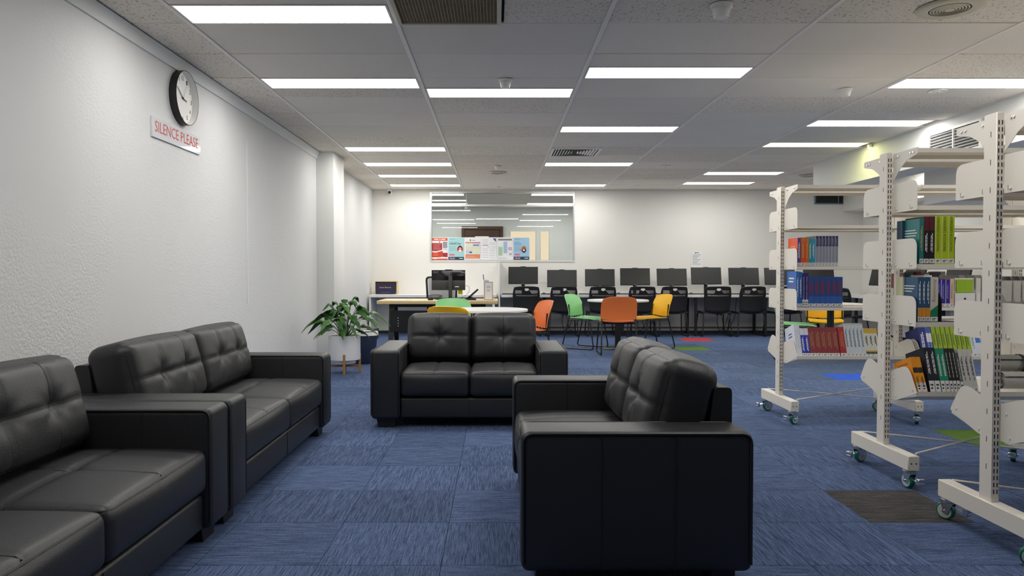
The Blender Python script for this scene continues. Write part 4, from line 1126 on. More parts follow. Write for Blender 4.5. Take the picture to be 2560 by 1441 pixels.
place('orange', 'orange stacking chair seen from the side right of the centre sofa', 0.32, 8.12, T1, rz=108)
place('orange', 'orange stacking chair seen from behind at the farther round table', 1.58, 9.62, T2, 10)
place('green', 'mint green stacking chair left of the farther round table', 1.28, 10.32, T2, -28)
place('yellow', 'yellow stacking chair right of the farther round table', 2.16, 10.36, T2, rz=108)
place('green', 'mint green stacking chair seen under the shelf of the farthest trolley', 3.70, 9.05, T3, rz=-108)
place('yellow', 'yellow stacking chair seen under the shelf of the farthest trolley', 4.36, 9.72, T3, 0)

def black_chair():
    t = thing('desk_chair', 'x', 'chair')
    def bk(u, v):
        wv = 1.0 if v < 0.8 else 1 - 0.13 * (1 - math.sqrt(max(0, 1 - ((v - 0.8) / 0.2) ** 2)))
        wv *= 0.90 + 0.10 * min(1, v * 1.6)
        z = 0.395 + 0.43 * v
        return (0.215 * u * wv, -0.20 - 0.045 * (1 - u * u) - 0.06 * v * v + (0.05 * (1 - v / 0.12) ** 2 if v < 0.12 else 0), z - 0.015 * (1 - u * u) * (1 - v))
    def keep(u, v, i, j):
        if (u / 0.20) ** 2 + ((v - 0.905) / 0.05) ** 2 < 1:
            return False
        a = abs(u)
        if 0.74 < v < 0.875 and 0.22 + (0.875 - v) * 1.1 < a < 0.86:
            return (i + j) % 2 == 0
        if 0.655 < v < 0.69 and a < 0.84:
            return i % 2 == 0
        return True
    b = bm_new(); thick(b, bk, 44, 40, 0.010, keep); obj('backrest', b, 'black', t, angle=50)
    b = bm_new(); tube(b, fillet([bk(-1.0, 0.08), bk(-1, 0.4), bk(-1, 0.75), bk(-0.97, 0.98), bk(-0.5, 1.0), bk(0, 1), bk(0.5, 1.0), bk(0.97, 0.98), bk(1, 0.75), bk(1, 0.4), bk(1.0, 0.08)], 0.04, 4), 0.011, 8); obj('back_frame', b, 'black', t)
    def st(u, v):
        return (0.225 * u * (1 - 0.06 * abs(v - 0.5)), -0.21 + 0.43 * v, 0.405 - 0.02 * (1 - u * u) - 0.05 * max(0, v - 0.8))
    b = bm_new(); thick(b, st, 14, 14, 0.024); obj('seat', b, 'black', t, angle=50)
    for s in (-1, 1):
        b = bm_new(); tube(b, fillet([(s * 0.215, -0.17, 0.385), (s * 0.24, -0.235, 0.0102), (s * 0.24, 0.23, 0.0102), (s * 0.215, 0.16, 0.385), (s * 0.215, -0.15, 0.385)], 0.04, 5), 0.010, 8); obj('leg_frame', b, 'black_metal', t)
        b = bm_new(); box(b, s * 0.225 - 0.014, s * 0.225 + 0.014, -0.20, -0.09, 0.388, 0.416, 0.008, 2); obj('side_bracket', b, 'black', t)
    b = bm_new(); tube(b, [(-0.215, 0.05, 0.385), (0.215, 0.05, 0.385)], 0.009, 8); obj('cross_bar', b, 'black_metal', t)
    return t
BC = black_chair()
BCX = [(1314, 12.31, 3), (1410, 12.31, 0), (1507, 12.33, 0), (1606, 12.31, 0), (1686, 12.31, 0), (1795, 12.31, 0), (1880, 12.31, 4), (1972, 12.31, 6)]
for i, (px, y, a) in enumerate(BCX):
    lab = 'black mesh-back chair pushed under the computer bench, %s from the divider' % ORD[i]
    loc = ((px - 1240) * (y - 0.24) / F_PX, y, 0)
    if i == 0:
        BC.location = loc; BC.rotation_euler = (0, 0, R(a)); BC['label'] = lab; BC['group'] = 'black chairs at the computer bench'
    else:
        copy_tree(BC, loc, (0, 0, R(a)), lab, 'black chairs at the computer bench')
copy_tree(BC, (5.35, 11.2, 0), (0, 0, R(-60)), 'black mesh-back chair turned sideways, seen between books and trolley plate', 'black chairs at the computer bench')

# ------------------------------------------------------------------ posters on the window
PY = YB + 0.045
def poster(px0, px1, py0, py1, label, base):
    f = PY / F_PX
    x0, x1 = (px0 - 1240) * f, (px1 - 1240) * f
    z0, z1 = CAM_Z + (680 - py1) * f, CAM_Z + (680 - py0) * f
    t = thing('poster', label, 'poster', (x0, PY, z0), group='posters on the window')
    W_, H_ = x1 - x0, z1 - z0
    b = bm_new(); box(b, 0, W_, 0, 0.0015, 0, H_); obj('sheet', b, base, t, smooth=False)
    def rect(a0, a1, b0, b1, m, name='print_block', lift=1):
        bb = bm_new(); quad(bb, a0 * W_, a1 * W_, b0 * H_, b1 * H_, -0.0006 * lift); obj(name, bb, m, t, smooth=False)
    def tx(s, m, ax, bz, L_, h_, lift=2):
        text(s, m, t, (ax * W_, -0.0006 * lift, bz * H_), FRONT, L_ * W_, h_ * H_)
    def blob(ax, bz, r, m, name='print_shape', lift=1, sx=1.0):
        bb = bm_new(); bb.faces.new([bb.verts.new((ax * W_ + sx * r * W_ * math.cos(2 * math.pi * k / 24), -0.0006 * lift, bz * H_ + r * W_ * math.sin(2 * math.pi * k / 24))) for k in range(24)]); obj(name, bb, m, t, smooth=False)
    def wave(b0, b1, amp, m, lift):
        bb = bm_new(); n = 16
        top = [((k / n) * W_, (b1 + amp * math.sin(2 * math.pi * k / n + 3.4)) * H_) for k in range(n + 1)]
        bot = [((k / n) * W_, (b0 + amp * math.sin(2 * math.pi * k / n + 3.4)) * H_) for k in range(n, -1, -1)]
        bb.faces.new([bb.verts.new((x, -0.0006 * lift, z)) for x, z in top + bot]); obj('print_wave', bb, m, t, smooth=False)
    return t, rect, tx, blob, wave
t, rect, tx, blob, wave = poster(1079.5, 1119, 595, 650.5, 'red and orange poster with white waves, leftmost on the window', 'paper')
rect(0, 1, 0.87, 1, cmat(214, 96, 62)); rect(0.16, 0.42, 0.915, 0.955, 'ink_white', 'print_line', 2); rect(0.48, 0.56, 0.915, 0.955, 'ink_white', 'print_line', 2); rect(0.61, 0.86, 0.915, 0.955, 'ink_white', 'print_line', 2)
rect(0, 0.66, 0.42, 0.77, cmat(168, 50, 56)); rect(0, 0.7, 0.13, 0.42, cmat(206, 66, 44)); rect(0, 1, 0, 0.07, cmat(200, 84, 50))
rect(0.7, 1, 0.14, 0.33, cmat(160, 42, 56)); rect(0.7, 0.98, 0.55, 0.83, cmat(150, 145, 158)); rect(0.72, 0.96, 0.4, 0.55, cmat(205, 208, 205))
wave(0.38, 0.43, 0.03, 'ink_white', 3); wave(0.08, 0.12, 0.03, 'ink_white', 3); blob(0.5, 0.82, 0.04, cmat(120, 60, 80))
for k in range(5): rect(0.08 + 0.03 * (k % 2), 0.58 - 0.04 * (k % 3), 0.70 - 0.055 * k, 0.715 - 0.055 * k, cmat(226, 150, 146), 'print_line', 2)
for k in range(3): rect(0.06, 0.4, 0.33 - 0.06 * k, 0.345 - 0.06 * k, cmat(236, 150, 120), 'print_line', 2)
def helper_poster(p, l1, l2, bg, face):
    t, rect, tx, blob, wave = p
    rect(0, 1, 0, 0.14, cmat(24, 62, 82)); rect(0.06, 0.24, 0.075, 0.105, cmat(230, 140, 165), 'print_line', 2); rect(0.28, 0.42, 0.075, 0.105, cmat(230, 140, 165), 'print_line', 2); rect(0.10, 0.42, 0.035, 0.06, cmat(230, 140, 165), 'print_line', 2); rect(0.7, 0.94, 0.06, 0.09, 'ink_white', 'print_line', 2)
    tx(l1, cmat(30, 78, 105), 0.06 + (0.30 if not l2 else 0.17), 0.795, 0.60 if not l2 else 0.34, 0.05); (tx(l2, cmat(30, 78, 105), 0.29, 0.725, 0.46, 0.05) if l2 else (rect(0.06, 0.12, 0.71, 0.74, cmat(30, 78, 105), 'print_line', 2), rect(0.15, 0.55, 0.71, 0.74, cmat(30, 78, 105), 'print_line', 2), rect(0.59, 0.8, 0.71, 0.74, cmat(30, 78, 105), 'print_line', 2)))
    rect(0.06, 0.4, 0.2, 0.27, cmat(222, 110, 140)); rect(0.06, 0.45, 0.93, 0.945, cmat(90, 140, 160), 'print_line')
    for k in range(5): rect(0.06, 0.5 - 0.05 * (k % 2), 0.62 - 0.05 * k, 0.63 - 0.05 * k, cmat(110, 160, 175), 'print_line')
p = poster(1121, 1160, 594.5, 650, 'pale teal poster with a dark-haired figure in a red circle', cmat(166, 212, 214))
helper_poster(p, 'Study support', None, None, None)
_, rect, tx, blob, wave = p
blob(0.75, 0.49, 0.20, cmat(192, 66, 76)); blob(0.75, 0.575, 0.105, cmat(40, 34, 36), lift=2); blob(0.75, 0.52, 0.075, cmat(236, 190, 166), lift=3, sx=0.85); rect(0.66, 0.84, 0.36, 0.46, cmat(236, 240, 236), 'print_shape', 3)
p = poster(1162, 1201, 593.5, 650.5, 'white poster with orange bands and pastel boxes', 'paper')
_, rect, tx, blob, wave = p
blob(0.36, 0.875, 0.05, cmat(196, 50, 52)); rect(0.46, 0.70, 0.86, 0.885, 'ink_grey', 'print_line'); rect(0.04, 0.98, 0.75, 0.79, cmat(206, 104, 84)); rect(0.06, 0.48, 0.6, 0.73, cmat(212, 226, 208)); rect(0.5, 0.98, 0.6, 0.74, cmat(186, 202, 226))
rect(0.06, 0.98, 0.46, 0.585, cmat(226, 218, 186)); rect(0.06, 0.5, 0.29, 0.44, cmat(188, 204, 228)); rect(0.52, 0.98, 0.29, 0.44, cmat(206, 226, 206)); rect(0.04, 0.98, 0.07, 0.26, cmat(224, 136, 98))
for k in range(3): rect(0.56 + 0.12 * k, 0.63 + 0.12 * k, 0.63, 0.68, cmat(44, 60, 96), 'print_shape', 2)
rect(0.30, 0.46, 0.31, 0.37, cmat(70, 90, 150), 'print_shape', 2); rect(0.1, 0.6, 0.16, 0.175, cmat(244, 200, 170), 'print_line', 2); rect(0.1, 0.8, 0.12, 0.135, cmat(244, 200, 170), 'print_line', 2)
p = poster(1203, 1241.5, 594, 650.5, 'white text poster with a blue corner triangle', 'paper')
t4, rect, tx, blob, wave = p
bb = bm_new(); W4, H4 = 0.27, 0.397; bb.faces.new([bb.verts.new(q) for q in ((0.74 * W4, -0.0006, 0.96 * H4), (0.96 * W4, -0.0006, 0.80 * H4), (0.96 * W4, -0.0006, 0.96 * H4))]); obj('print_shape', bb, cmat(58, 90, 150), t4, smooth=False)
tx('Top 10 tips', 'ink_grey', 0.66, 0.585, 0.55, 0.045); rect(0.08, 0.46, 0.64, 0.675, cmat(196, 140, 122))
for k in range(9):
    z = (0.9, 0.84, 0.78, 0.72, 0.5, 0.42, 0.32, 0.22, 0.12)[k]
    rect(0.08, 0.44, z, z + 0.014, cmat(178, 184, 192), 'print_line'); 
    if k > 1: rect(0.54, 0.9, z - 0.02, z - 0.006, cmat(178, 184, 192), 'print_line')
p = poster(1243.5, 1281, 594.5, 650.5, 'white poster with green, blue and pink columns and a black cross', 'paper')
_, rect, tx, blob, wave = p
rect(0.06, 0.96, 0.88, 0.95, cmat(98, 74, 84)); rect(0.10, 0.92, 0.905, 0.93, cmat(170, 156, 162), 'print_line', 2); rect(0.06, 0.34, 0.2, 0.6, cmat(178, 208, 178)); rect(0.4, 0.66, 0.3, 0.84, cmat(172, 200, 226)); rect(0.72, 0.97, 0.44, 0.58, cmat(206, 172, 196))
for k in range(5): rect(0.08, 0.32, 0.25 + 0.07 * k, 0.26 + 0.07 * k, cmat(140, 178, 146), 'print_line', 2); rect(0.42, 0.64, 0.38 + 0.09 * k, 0.39 + 0.09 * k, cmat(130, 160, 196), 'print_line', 2)
tx('X', 'ink', 0.87, 0.27, 0.2, 0.1); rect(0.06, 0.6, 0.09, 0.1, 'ink_grey', 'print_line'); rect(0.06, 0.7, 0.06, 0.07, 'ink_grey', 'print_line')
p = poster(1284, 1323, 594.5, 649.5, 'sky blue poster with a pink button, rightmost on the window', cmat(160, 200, 228))
helper_poster(p, 'Do your', 'own work', None, None)
_, rect, tx, blob, wave = p
blob(0.66, 0.52, 0.16, cmat(196, 152, 92)); blob(0.66, 0.43, 0.16, cmat(38, 34, 38), lift=2, sx=0.9); blob(0.66, 0.52, 0.11, cmat(146, 104, 80), lift=3); blob(0.66, 0.43, 0.06, cmat(240, 236, 230), lift=4); rect(0.4, 0.6, 0.43, 0.47, cmat(212, 92, 86), 'print_shape', 4)
t = thing('poster_backing', 'white backing strip on the window behind the poster row', 'backing board', ((1078 - 1240) * PY / F_PX, PY + 0.004, 1.262))
b = bm_new(); box(b, 0, 1.735, 0, 0.003, 0.0, 0.415); obj('board', b, 'paper', t, smooth=False)
b = bm_new(); box(b, 0.77, 1.01, 0.0002, 0.0028, 0.4152, 0.433); obj('tab', b, 'paper', t, smooth=False)

# ------------------------------------------------------------------ book trolleys
LEV = [1.375, 1.087, 0.80]; TOPZ = 1.655; TILT = 18; T4Z = 0.478
BAY = 0.87
def frame_at(t, x):
    b = bm_new(); box(b, x - 0.015, x + 0.015, -0.0375, 0.0375, 0.167, 1.69, 0.002, 1); po = obj('post', b, 'shelf', t)
    b = bm_new()
    k = 0; z = 0.20
    while z < 1.66:
        for xx in (-0.0065, 0.0065):
            for s in (-1, 1):
                box(b, x + xx - 0.002, x + xx + 0.002, s * 0.0377 - 0.0004, s * 0.0377 + 0.0004, z, z + 0.017)
        z += 0.0272
    obj('slot_column', b, 'slot', po, smooth=False, kind='stuff')
    b = bm_new()
    z = 0.29
    while z < 1.66:
        box(b, x - 0.0155, x - 0.0149, -0.006, -0.003, z, z + 0.022); z += 0.109
    obj('side_slot', b, 'slot', po, smooth=False, kind='stuff')
    b = bm_new(); box(b, x - 0.028, x + 0.028, -0.29, 0.29, 0.094, 0.167, 0.003, 1); be = obj('base_beam', b, 'shelf', t)
    for s in (-1, 1):
        for xx in (-0.012, 0.012):
            b = bm_new(); cyl(b, (x + xx, s * 0.2905, 0.13), (x + xx, s * 0.2895, 0.13), 0.004, n=8); obj('bolt_hole', b, 'slot', be)
_cm_ = {}
def castor(t, x, y, rz, m_wheel):
    """wheel axle along local x"""
    key = 'c'
    if key not in _cm_:
        b = bm_new(); lathe(b, [(0, 0), (0.03, 0), (0.034, 0.004), (0.034, 0.012), (0.024, 0.016), (0, 0.016)], 20)
        b2 = bm_new()
        for s in (-1, 1):
            prism(b2, [(-0.026, 0.078), (0.026, 0.078), (0.014, 0.028), (-0.004, 0.026)], s * 0.0165 - 0.0015, s * 0.0165 + 0.0015, 'yz')
        box(b2, -0.018, 0.018, -0.026, 0.026, 0.074, 0.0785)
        b3 = bm_new(); q = []
        lathe(b3, [(0.024, -0.0125), (0.034, -0.0125), (0.037, -0.009), (0.037, 0.009), (0.034, 0.0125), (0.024, 0.0125), (0.024, -0.0125)], 30)
        bmesh.ops.transform(b3, matrix=Matrix.Rotation(R(90), 4, 'Y'), verts=b3.verts)
        b4 = bm_new(); lathe(b4, [(0, -0.0135), (0.012, -0.0135), (0.029, -0.0128), (0.0295, -0.0128), (0.0295, 0.0128), (0.029, 0.0128), (0.012, 0.0135), (0, 0.0135)], 26)
        bmesh.ops.transform(b4, matrix=Matrix.Rotation(R(90), 4, 'Y'), verts=b4.verts)
        b5 = bm_new(); cyl(b5, (-0.024, 0, 0), (0.024, 0, 0), 0.006, n=10)
        b6 = bm_new(); box(b6, -0.014, 0.014, -0.075, -0.02, 0.060, 0.064, 0.001, 1, mtx=Matrix.Translation((0, 0.0, 0.0)) @ Matrix.Rotation(R(12), 4, 'X'))
        box(b6, -0.017, 0.017, -0.085, -0.065, 0.035, 0.066, 0.002, 1)
        for bb_, mm_ in ((b, 'chrome'), (b2, 'chrome'), (b3, 'castor_green'), (b4, 'castor_hub'), (b5, 'chrome'), (b6, 'chrome')):
            pass
        def fin(bb_, n_, mm_):
            me = finish(bb_, n_); me.materials.append(M[mm_]); return me
        _cm_[key] = [('swivel', fin(b, 'swivel', 'chrome'), (0, 0, 0.078)), ('fork', fin(b2, 'fork', 'chrome'), (0, 0, 0)), ('tyre', fin(b3, 'tyre', 'castor_green'), (0, 0.012, 0.037)),
                     ('hub', fin(b4, 'hub', 'castor_hub'), (0, 0.012, 0.037)), ('axle', fin(b5, 'axle', 'chrome'), (0, 0.012, 0.037)), ('brake_pedal', fin(b6, 'brake_pedal', 'chrome'), (0, 0, 0))]
    parts = _cm_[key]
    root = None
    q = Matrix.Rotation(rz, 4, 'Z')
    for n_, me, lo in parts:
        if n_ == 'fork':
            root = bpy.data.objects.new('castor', me); COL.objects.link(root); root.parent = t; root.location = (x, y, 0); root.rotation_euler = (0, 0, rz)
    for n_, me, lo in parts:
        if n_ == 'fork': continue
        o = bpy.data.objects.new(n_, me); COL.objects.link(o); o.parent = root; o.location = lo
def plate_poly(zb):
    return rpoly([(0.039, zb), (0.262, zb), (0.262, zb + 0.15), (0.039, zb + 0.15)], [0.006, 0.008, 0.05, 0.006], 5)
PL4 = rpoly([(0.03, 0.552), (0.20, 0.606), (0.282, 0.474), (0.085, 0.407), (0.03, 0.41)], [0.006, 0.06, 0.012, 0.03, 0.01], 5)
def trolley(label, x0, yc, nb, crot):
    t = thing('book_trolley', label, 'bookshelf', (x0, yc, 0), group='cream mobile book trolleys')
    for k in range(nb + 1):
        x = k * BAY
        frame_at(t, x)
        for i, s in enumerate((-1, 1)):
            castor(t, x, s * 0.255, R(crot[(2 * k + i) % len(crot)]), 'castor_green')
    for k in range(nb):
        xa, xb = k * BAY + 0.018, (k + 1) * BAY - 0.018
        for s in (-1, 1):
            def fl(poly): return [(s * a, z) for a, z in poly]
            for zb in LEV:
                b = bm_new()
                prism(b, fl([(0.045, zb), (0.048, zb), (0.048, zb + 0.019), (0.247, zb + 0.019), (0.247, zb), (0.25, zb), (0.25, zb + 0.022), (0.045, zb + 0.022)]), xa, xb, 'yz')
                sh = obj('shelf', b, 'shelf', t, smooth=False)
                for xx in (xa - 0.002, xb):
                    b = bm_new(); prism(b, fl(plate_poly(zb)), xx, xx + 0.002, 'yz'); obj('end_plate', b, 'shelf', sh, smooth=False)
                    if xx < xa and k == 0:
                        for yy in (0.075, 0.215):
                            b = bm_new(); box(b, xx - 0.004, xx - 0.0001, s * yy - 0.007, s * yy + 0.007, zb + 0.012, zb + 0.02, 0.001, 1); obj('rivet', b, 'shelf', sh)
                            b = bm_new(); box(b, xx - 0.0008, xx - 0.0001, s * yy + 0.012, s * yy + 0.015, zb + 0.01, zb + 0.03); obj('notch', b, 'ink_grey', sh, smooth=False)
            # slanted bottom shelf
            tn = math.tan(R(TILT))
            def zt(a): return T4Z - 0.001 + (a - 0.27) * tn
            b = bm_new(); prism(b, fl([(0.06, zt(0.06) - 0.004), (0.27, zt(0.27) - 0.018), (0.273, zt(0.27) - 0.018), (0.273, zt(0.27) + 0.004), (0.06, zt(0.06) + 0.0)]), xa, xb, 'yz')
            sh = obj('slanted_shelf', b, 'shelf', t, smooth=False)
            for xx in (xa - 0.002, xb):
                b = bm_new(); prism(b, fl(PL4), xx, xx + 0.002, 'yz'); obj('end_plate', b, 'shelf', sh, smooth=False)
                if xx < xa and k == 0:
                    for a_, z_ in ((0.07, 0.52), (0.09, 0.43), (0.24, 0.485)):
                        b = bm_new(); cyl(b, (xx - 0.003, s * a_, z_), (xx - 0.0001, s * a_, z_), 0.005, n=10); obj('rivet', b, 'shelf', sh)
            # top canopy shelf and its gusset
            b = bm_new()
            prism(b, fl([(0.045, TOPZ), (0.048, TOPZ), (0.048, TOPZ + 0.019), (0.257, TOPZ + 0.019), (0.257, TOPZ), (0.26, TOPZ), (0.26, TOPZ + 0.022), (0.045, TOPZ + 0.022)]), xa, xb, 'yz')
            sh = obj('top_shelf', b, 'shelf', t, smooth=False)
            for xx in (xa - 0.002, xb):
                b = bm_new(); prism(b, fl([(0.039, 1.682), (0.262, 1.682), (0.262, 1.652), (0.235, 1.645), (0.17, 1.632), (0.11, 1.60), (0.06, 1.555), (0.039, 1.535)]), xx, xx + 0.002, 'yz'); obj('bracket', b, 'shelf', sh, smooth=False)
                if xx < xa and k == 0:
                    for yy in (0.075, 0.09, 0.20, 0.225):
                        b = bm_new(); box(b, xx - 0.004, xx - 0.0001, s * yy - 0.005, s * yy + 0.005, 1.657, 1.667, 0.001, 1); obj('rivet', b, 'chrome', sh)
        for s in (-1, 1):
            b = bm_new(); tube(b, [(k * BAY + 0.02, -s * 0.27, 0.172 + 0.004 * s), ((k + 1) * BAY - 0.02, s * 0.27, 0.172 + 0.004 * s)], 0.005, 6); obj('brace_rod', b, 'shelf', t)
    return t
U1 = (2.085, 5.40); U2 = (2.045, 3.87); U3 = (1.955, 2.90)
trolley('cream mobile book trolley farthest from the camera, with maroon books below', U1[0], U1[1], 2, (-60, -75, -30, 80, 60, 10))
trolley('cream mobile book trolley in the middle, holding lime and orange books', U2[0], U2[1], 2, (8, -65, 60, -40, 30, 10))
trolley('cream mobile book trolley nearest the camera at the right edge', U3[0], U3[1], 1, (60, 30, 60, 10))

# ------------------------------------------------------------------ books
READ = {'Accounting', "HORNGREN'S ACCOUNTING", 'Cloud Computing', 'Data Communications\nand Networking', 'Systems Analysis & Design'}
def book(label, group, w_, h_, d_, cover, loc, tiltx=0.0, tilty=0.0, title=None, tm='ink_white', bands=(), sticker=True, top=None, front=None, tlen=0.55, tpos=0.56, th=0.42, name='book', sth=0.022, edge=None, diag=None):
    t = thing(name, label, 'book', loc, (R(-tiltx), R(tilty), 0), group)
    c = cover if not isinstance(cover, str) else M[cover]
    b = bm_new(); tk = min(0.0022, w_ * 0.16)
    box(b, 0, tk, 0, d_, 0, h_); box(b, w_ - tk, w_, 0, d_, 0, h_); box(b, tk, w_ - tk, 0, 0.002, 0, h_)
    obj('cover', b, c, t, smooth=False)
    b = bm_new(); box(b, tk, w_ - tk, 0.002, d_ - 0.004, 0.003, h_ - 0.003); obj('pages', b, 'pages', t, smooth=False)
    for z0, z1, m in bands:
        b = bm_new(); quad(b, 0.0003, w_ - 0.0003, z0 * h_, z1 * h_, -0.0003); obj('spine_band', b, m, t, smooth=False)
    if sticker:
        b = bm_new(); quad(b, 0.001, w_ - 0.001, 0.004, 0.004 + sth, -0.0007); sk = obj('sticker', b, 'sticker', t, smooth=False)
        b = bm_new(); quad(b, w_ * 0.25, w_ * 0.75, 0.004 + sth * 0.55, 0.004 + sth * 0.7, -0.0010); quad(b, w_ * 0.25, w_ * 0.6, 0.004 + sth * 0.25, 0.004 + sth * 0.4, -0.0010); obj('call_number', b, 'ink', sk, smooth=False)
    if edge is not None:
        b = bm_new(); quad(b, 0.0, w_ * 0.13, 0.0, h_, -0.0005); obj('spine_edge', b, edge, t, smooth=False)
    if diag is not None:
        b = bm_new(); b.faces.new([b.verts.new(q) for q in ((0.0003, -0.0004, diag[0] * h_), (w_ - 0.0003, -0.0004, diag[0] * h_), (w_ - 0.0003, -0.0004, diag[1] * h_))]); obj('spine_band', b, diag[2], t, smooth=False)
    if title in READ:
        text(title, tm, t, (w_ / 2, -0.0009, h_ * tpos), SPINE, h_ * tlen, w_ * th, 'title')
    elif title:
        mm_ = M[tm] if isinstance(tm, str) else tm
        z1 = h_ * (tpos + tlen / 2); L_ = h_ * tlen; q = random.Random(len(title) + int(w_ * 1e4))
        for r_, (c_, f0) in enumerate(((0.56, 0.0), (0.34, 0.12)) if w_ > 0.02 else ((0.5, 0.0),)):
            zz_ = z1 - f0 * L_; b = bm_new()
            while zz_ > z1 - L_ * (1 - 0.2 * r_):
                wl = L_ * q.uniform(0.10, 0.24); quad(b, w_ * (c_ - 0.07), w_ * (c_ + 0.07), max(zz_ - wl, z1 - L_), zz_, -0.0009); zz_ -= wl + L_ * 0.03
            obj('print_line', b, mm_, t, smooth=False, kind='stuff')
    if front:
        for (txt, m, yy, zz, L_, H_) in front:
            b = bm_new(); y0_, y1_ = d_ * (yy - L_ / 2), d_ * (yy + L_ / 2); z0_, z1_ = h_ * (zz - H_ / 3), h_ * (zz + H_ / 3)
            b.faces.new([b.verts.new((-0.0006, a_, c_)) for a_, c_ in ((y0_, z0_), (y1_, z0_), (y1_, z1_), (y0_, z1_))])
            obj('print_line', b, m, t, smooth=False)
    return t
def row(U, level, x, items, side=-1, gap=0.0006):
    """items: dicts with n (copies)"""
    for it in items:
        it = dict(it); n = it.pop('n', 1); gp = it.pop('gap', 0); yo = it.pop('yo', 0)
        x += gp
        src = None
        d_ = it.get('d_', 0.165)
        it['d_'] = d_
        for k in range(n):
            if level < 3:
                loc = (x, U[1] - 0.243 + yo if side < 0 else U[1] + 0.243 - d_, LEV[level] + 0.0222)
            else:
                a = 0.262; loc = (x, U[1] - a, T4Z + (a - 0.27) * math.tan(R(TILT)) + 0.0008)
                it['tiltx'] = TILT
            if n > 1:
                lb = it['label']
                for cut in (', one of the six alike', ', one of the two alike', ', one of the set of seven alike', ', one of five alike', ', one of eight alike', ', one of three alike', ', one of two alike', ', one of four alike', ', one of two', ', one of three', ', one of the five alike'):
                    lb = lb.replace(cut, '')
                lb = lb + ', %s from left' % ORD[k]
            if src is None:
                src = book(loc=loc, **it)
                if n > 1: src['label'] = lb
            else:
                copy_tree(src, loc, label=lb)
            x += it['w_'] + gap
    return x
G1, G2, G3 = 'books on the farthest trolley', 'books on the middle trolley', 'books in the second bay of the farthest trolley'
# farthest trolley, upper row
row(U1, 1, 2.112, [
    dict(label='violet-spined textbook with orange cover, first on the farthest trolley upper row', group=G1, w_=0.023, h_=0.200, cover=cmat(232, 92, 48), bands=((0, 1, cmat(84, 70, 150)),), title='C Programming', front=[('PROJECT', 'ink_gold', 0.5, 0.7, 0.5, 0.06)]),
    dict(label='thick orange textbook beside the violet one on the farthest trolley', group=G1, w_=0.032, h_=0.203, cover=cmat(226, 88, 34), bands=((0.86, 1, cmat(204, 120, 40)),), title='Project Management', tm='ink_gold'),
    dict(label='thin orange textbook next to the teal books on the farthest trolley', group=G1, w_=0.022, h_=0.203, cover=cmat(232, 100, 34), bands=((0.86, 1, cmat(204, 120, 40)),), title='Management', tm='ink_gold'),
    dict(label='green teal textbook on the upper row of the farthest trolley', group=G1, w_=0.021, h_=0.195, cover=cmat(22, 150, 152), title='Marketing Principles'),
    dict(label='bright blue teal textbook before the navy and grey set', group=G1, w_=0.024, h_=0.192, cover=cmat(34, 156, 186), title='Consumer Behaviour'),
    dict(label='navy-topped grey textbook, one of the set of seven alike', group='navy and grey textbook set', n=7, w_=0.0222, h_=0.213, cover=cmat(142, 146, 164), bands=((0.66, 1, cmat(34, 36, 82)),), title='Business Statistics', tm=cmat(120, 120, 160), tpos=0.80, tlen=0.26, edge=cmat(205, 205, 212))])
# farthest trolley, middle row
row(U1, 2, 2.105, [
    dict(label='tall blue textbook with printed light blue cover on the farthest trolley', group=G1, w_=0.021, h_=0.252, cover=cmat(58, 112, 190), title='Services Marketing', front=[('Services', 'ink_white', 0.5, 0.80, 0.55, 0.06), ('Marketing', 'ink_white', 0.55, 0.71, 0.5, 0.06), ('seventh edition', 'ink_red', 0.5, 0.55, 0.6, 0.03)]),
    dict(label='tall plain blue textbook between the blue and purple ones', group=G1, w_=0.021, h_=0.248, cover=cmat(28, 104, 170), title='Economics'),
    dict(label='purple textbook titled Systems Analysis, one of the two alike', group='purple systems textbooks', n=2, w_=0.0205, h_=0.240, cover=cmat(46, 26, 112), title='Systems Analysis & Design', tlen=0.66, sth=0.05),
    dict(label='blue textbook with red spine lettering, one of the six alike', group='blue and red textbook set', n=6, w_=0.0395, h_=0.213, cover=cmat(34, 78, 152), bands=((0.42, 0.86, cmat(60, 72, 128)), (0.12, 0.36, cmat(52, 98, 176))), title='MANAGEMENT', tm=cmat(150, 50, 62), th=0.5, tlen=0.46, tpos=0.64)])
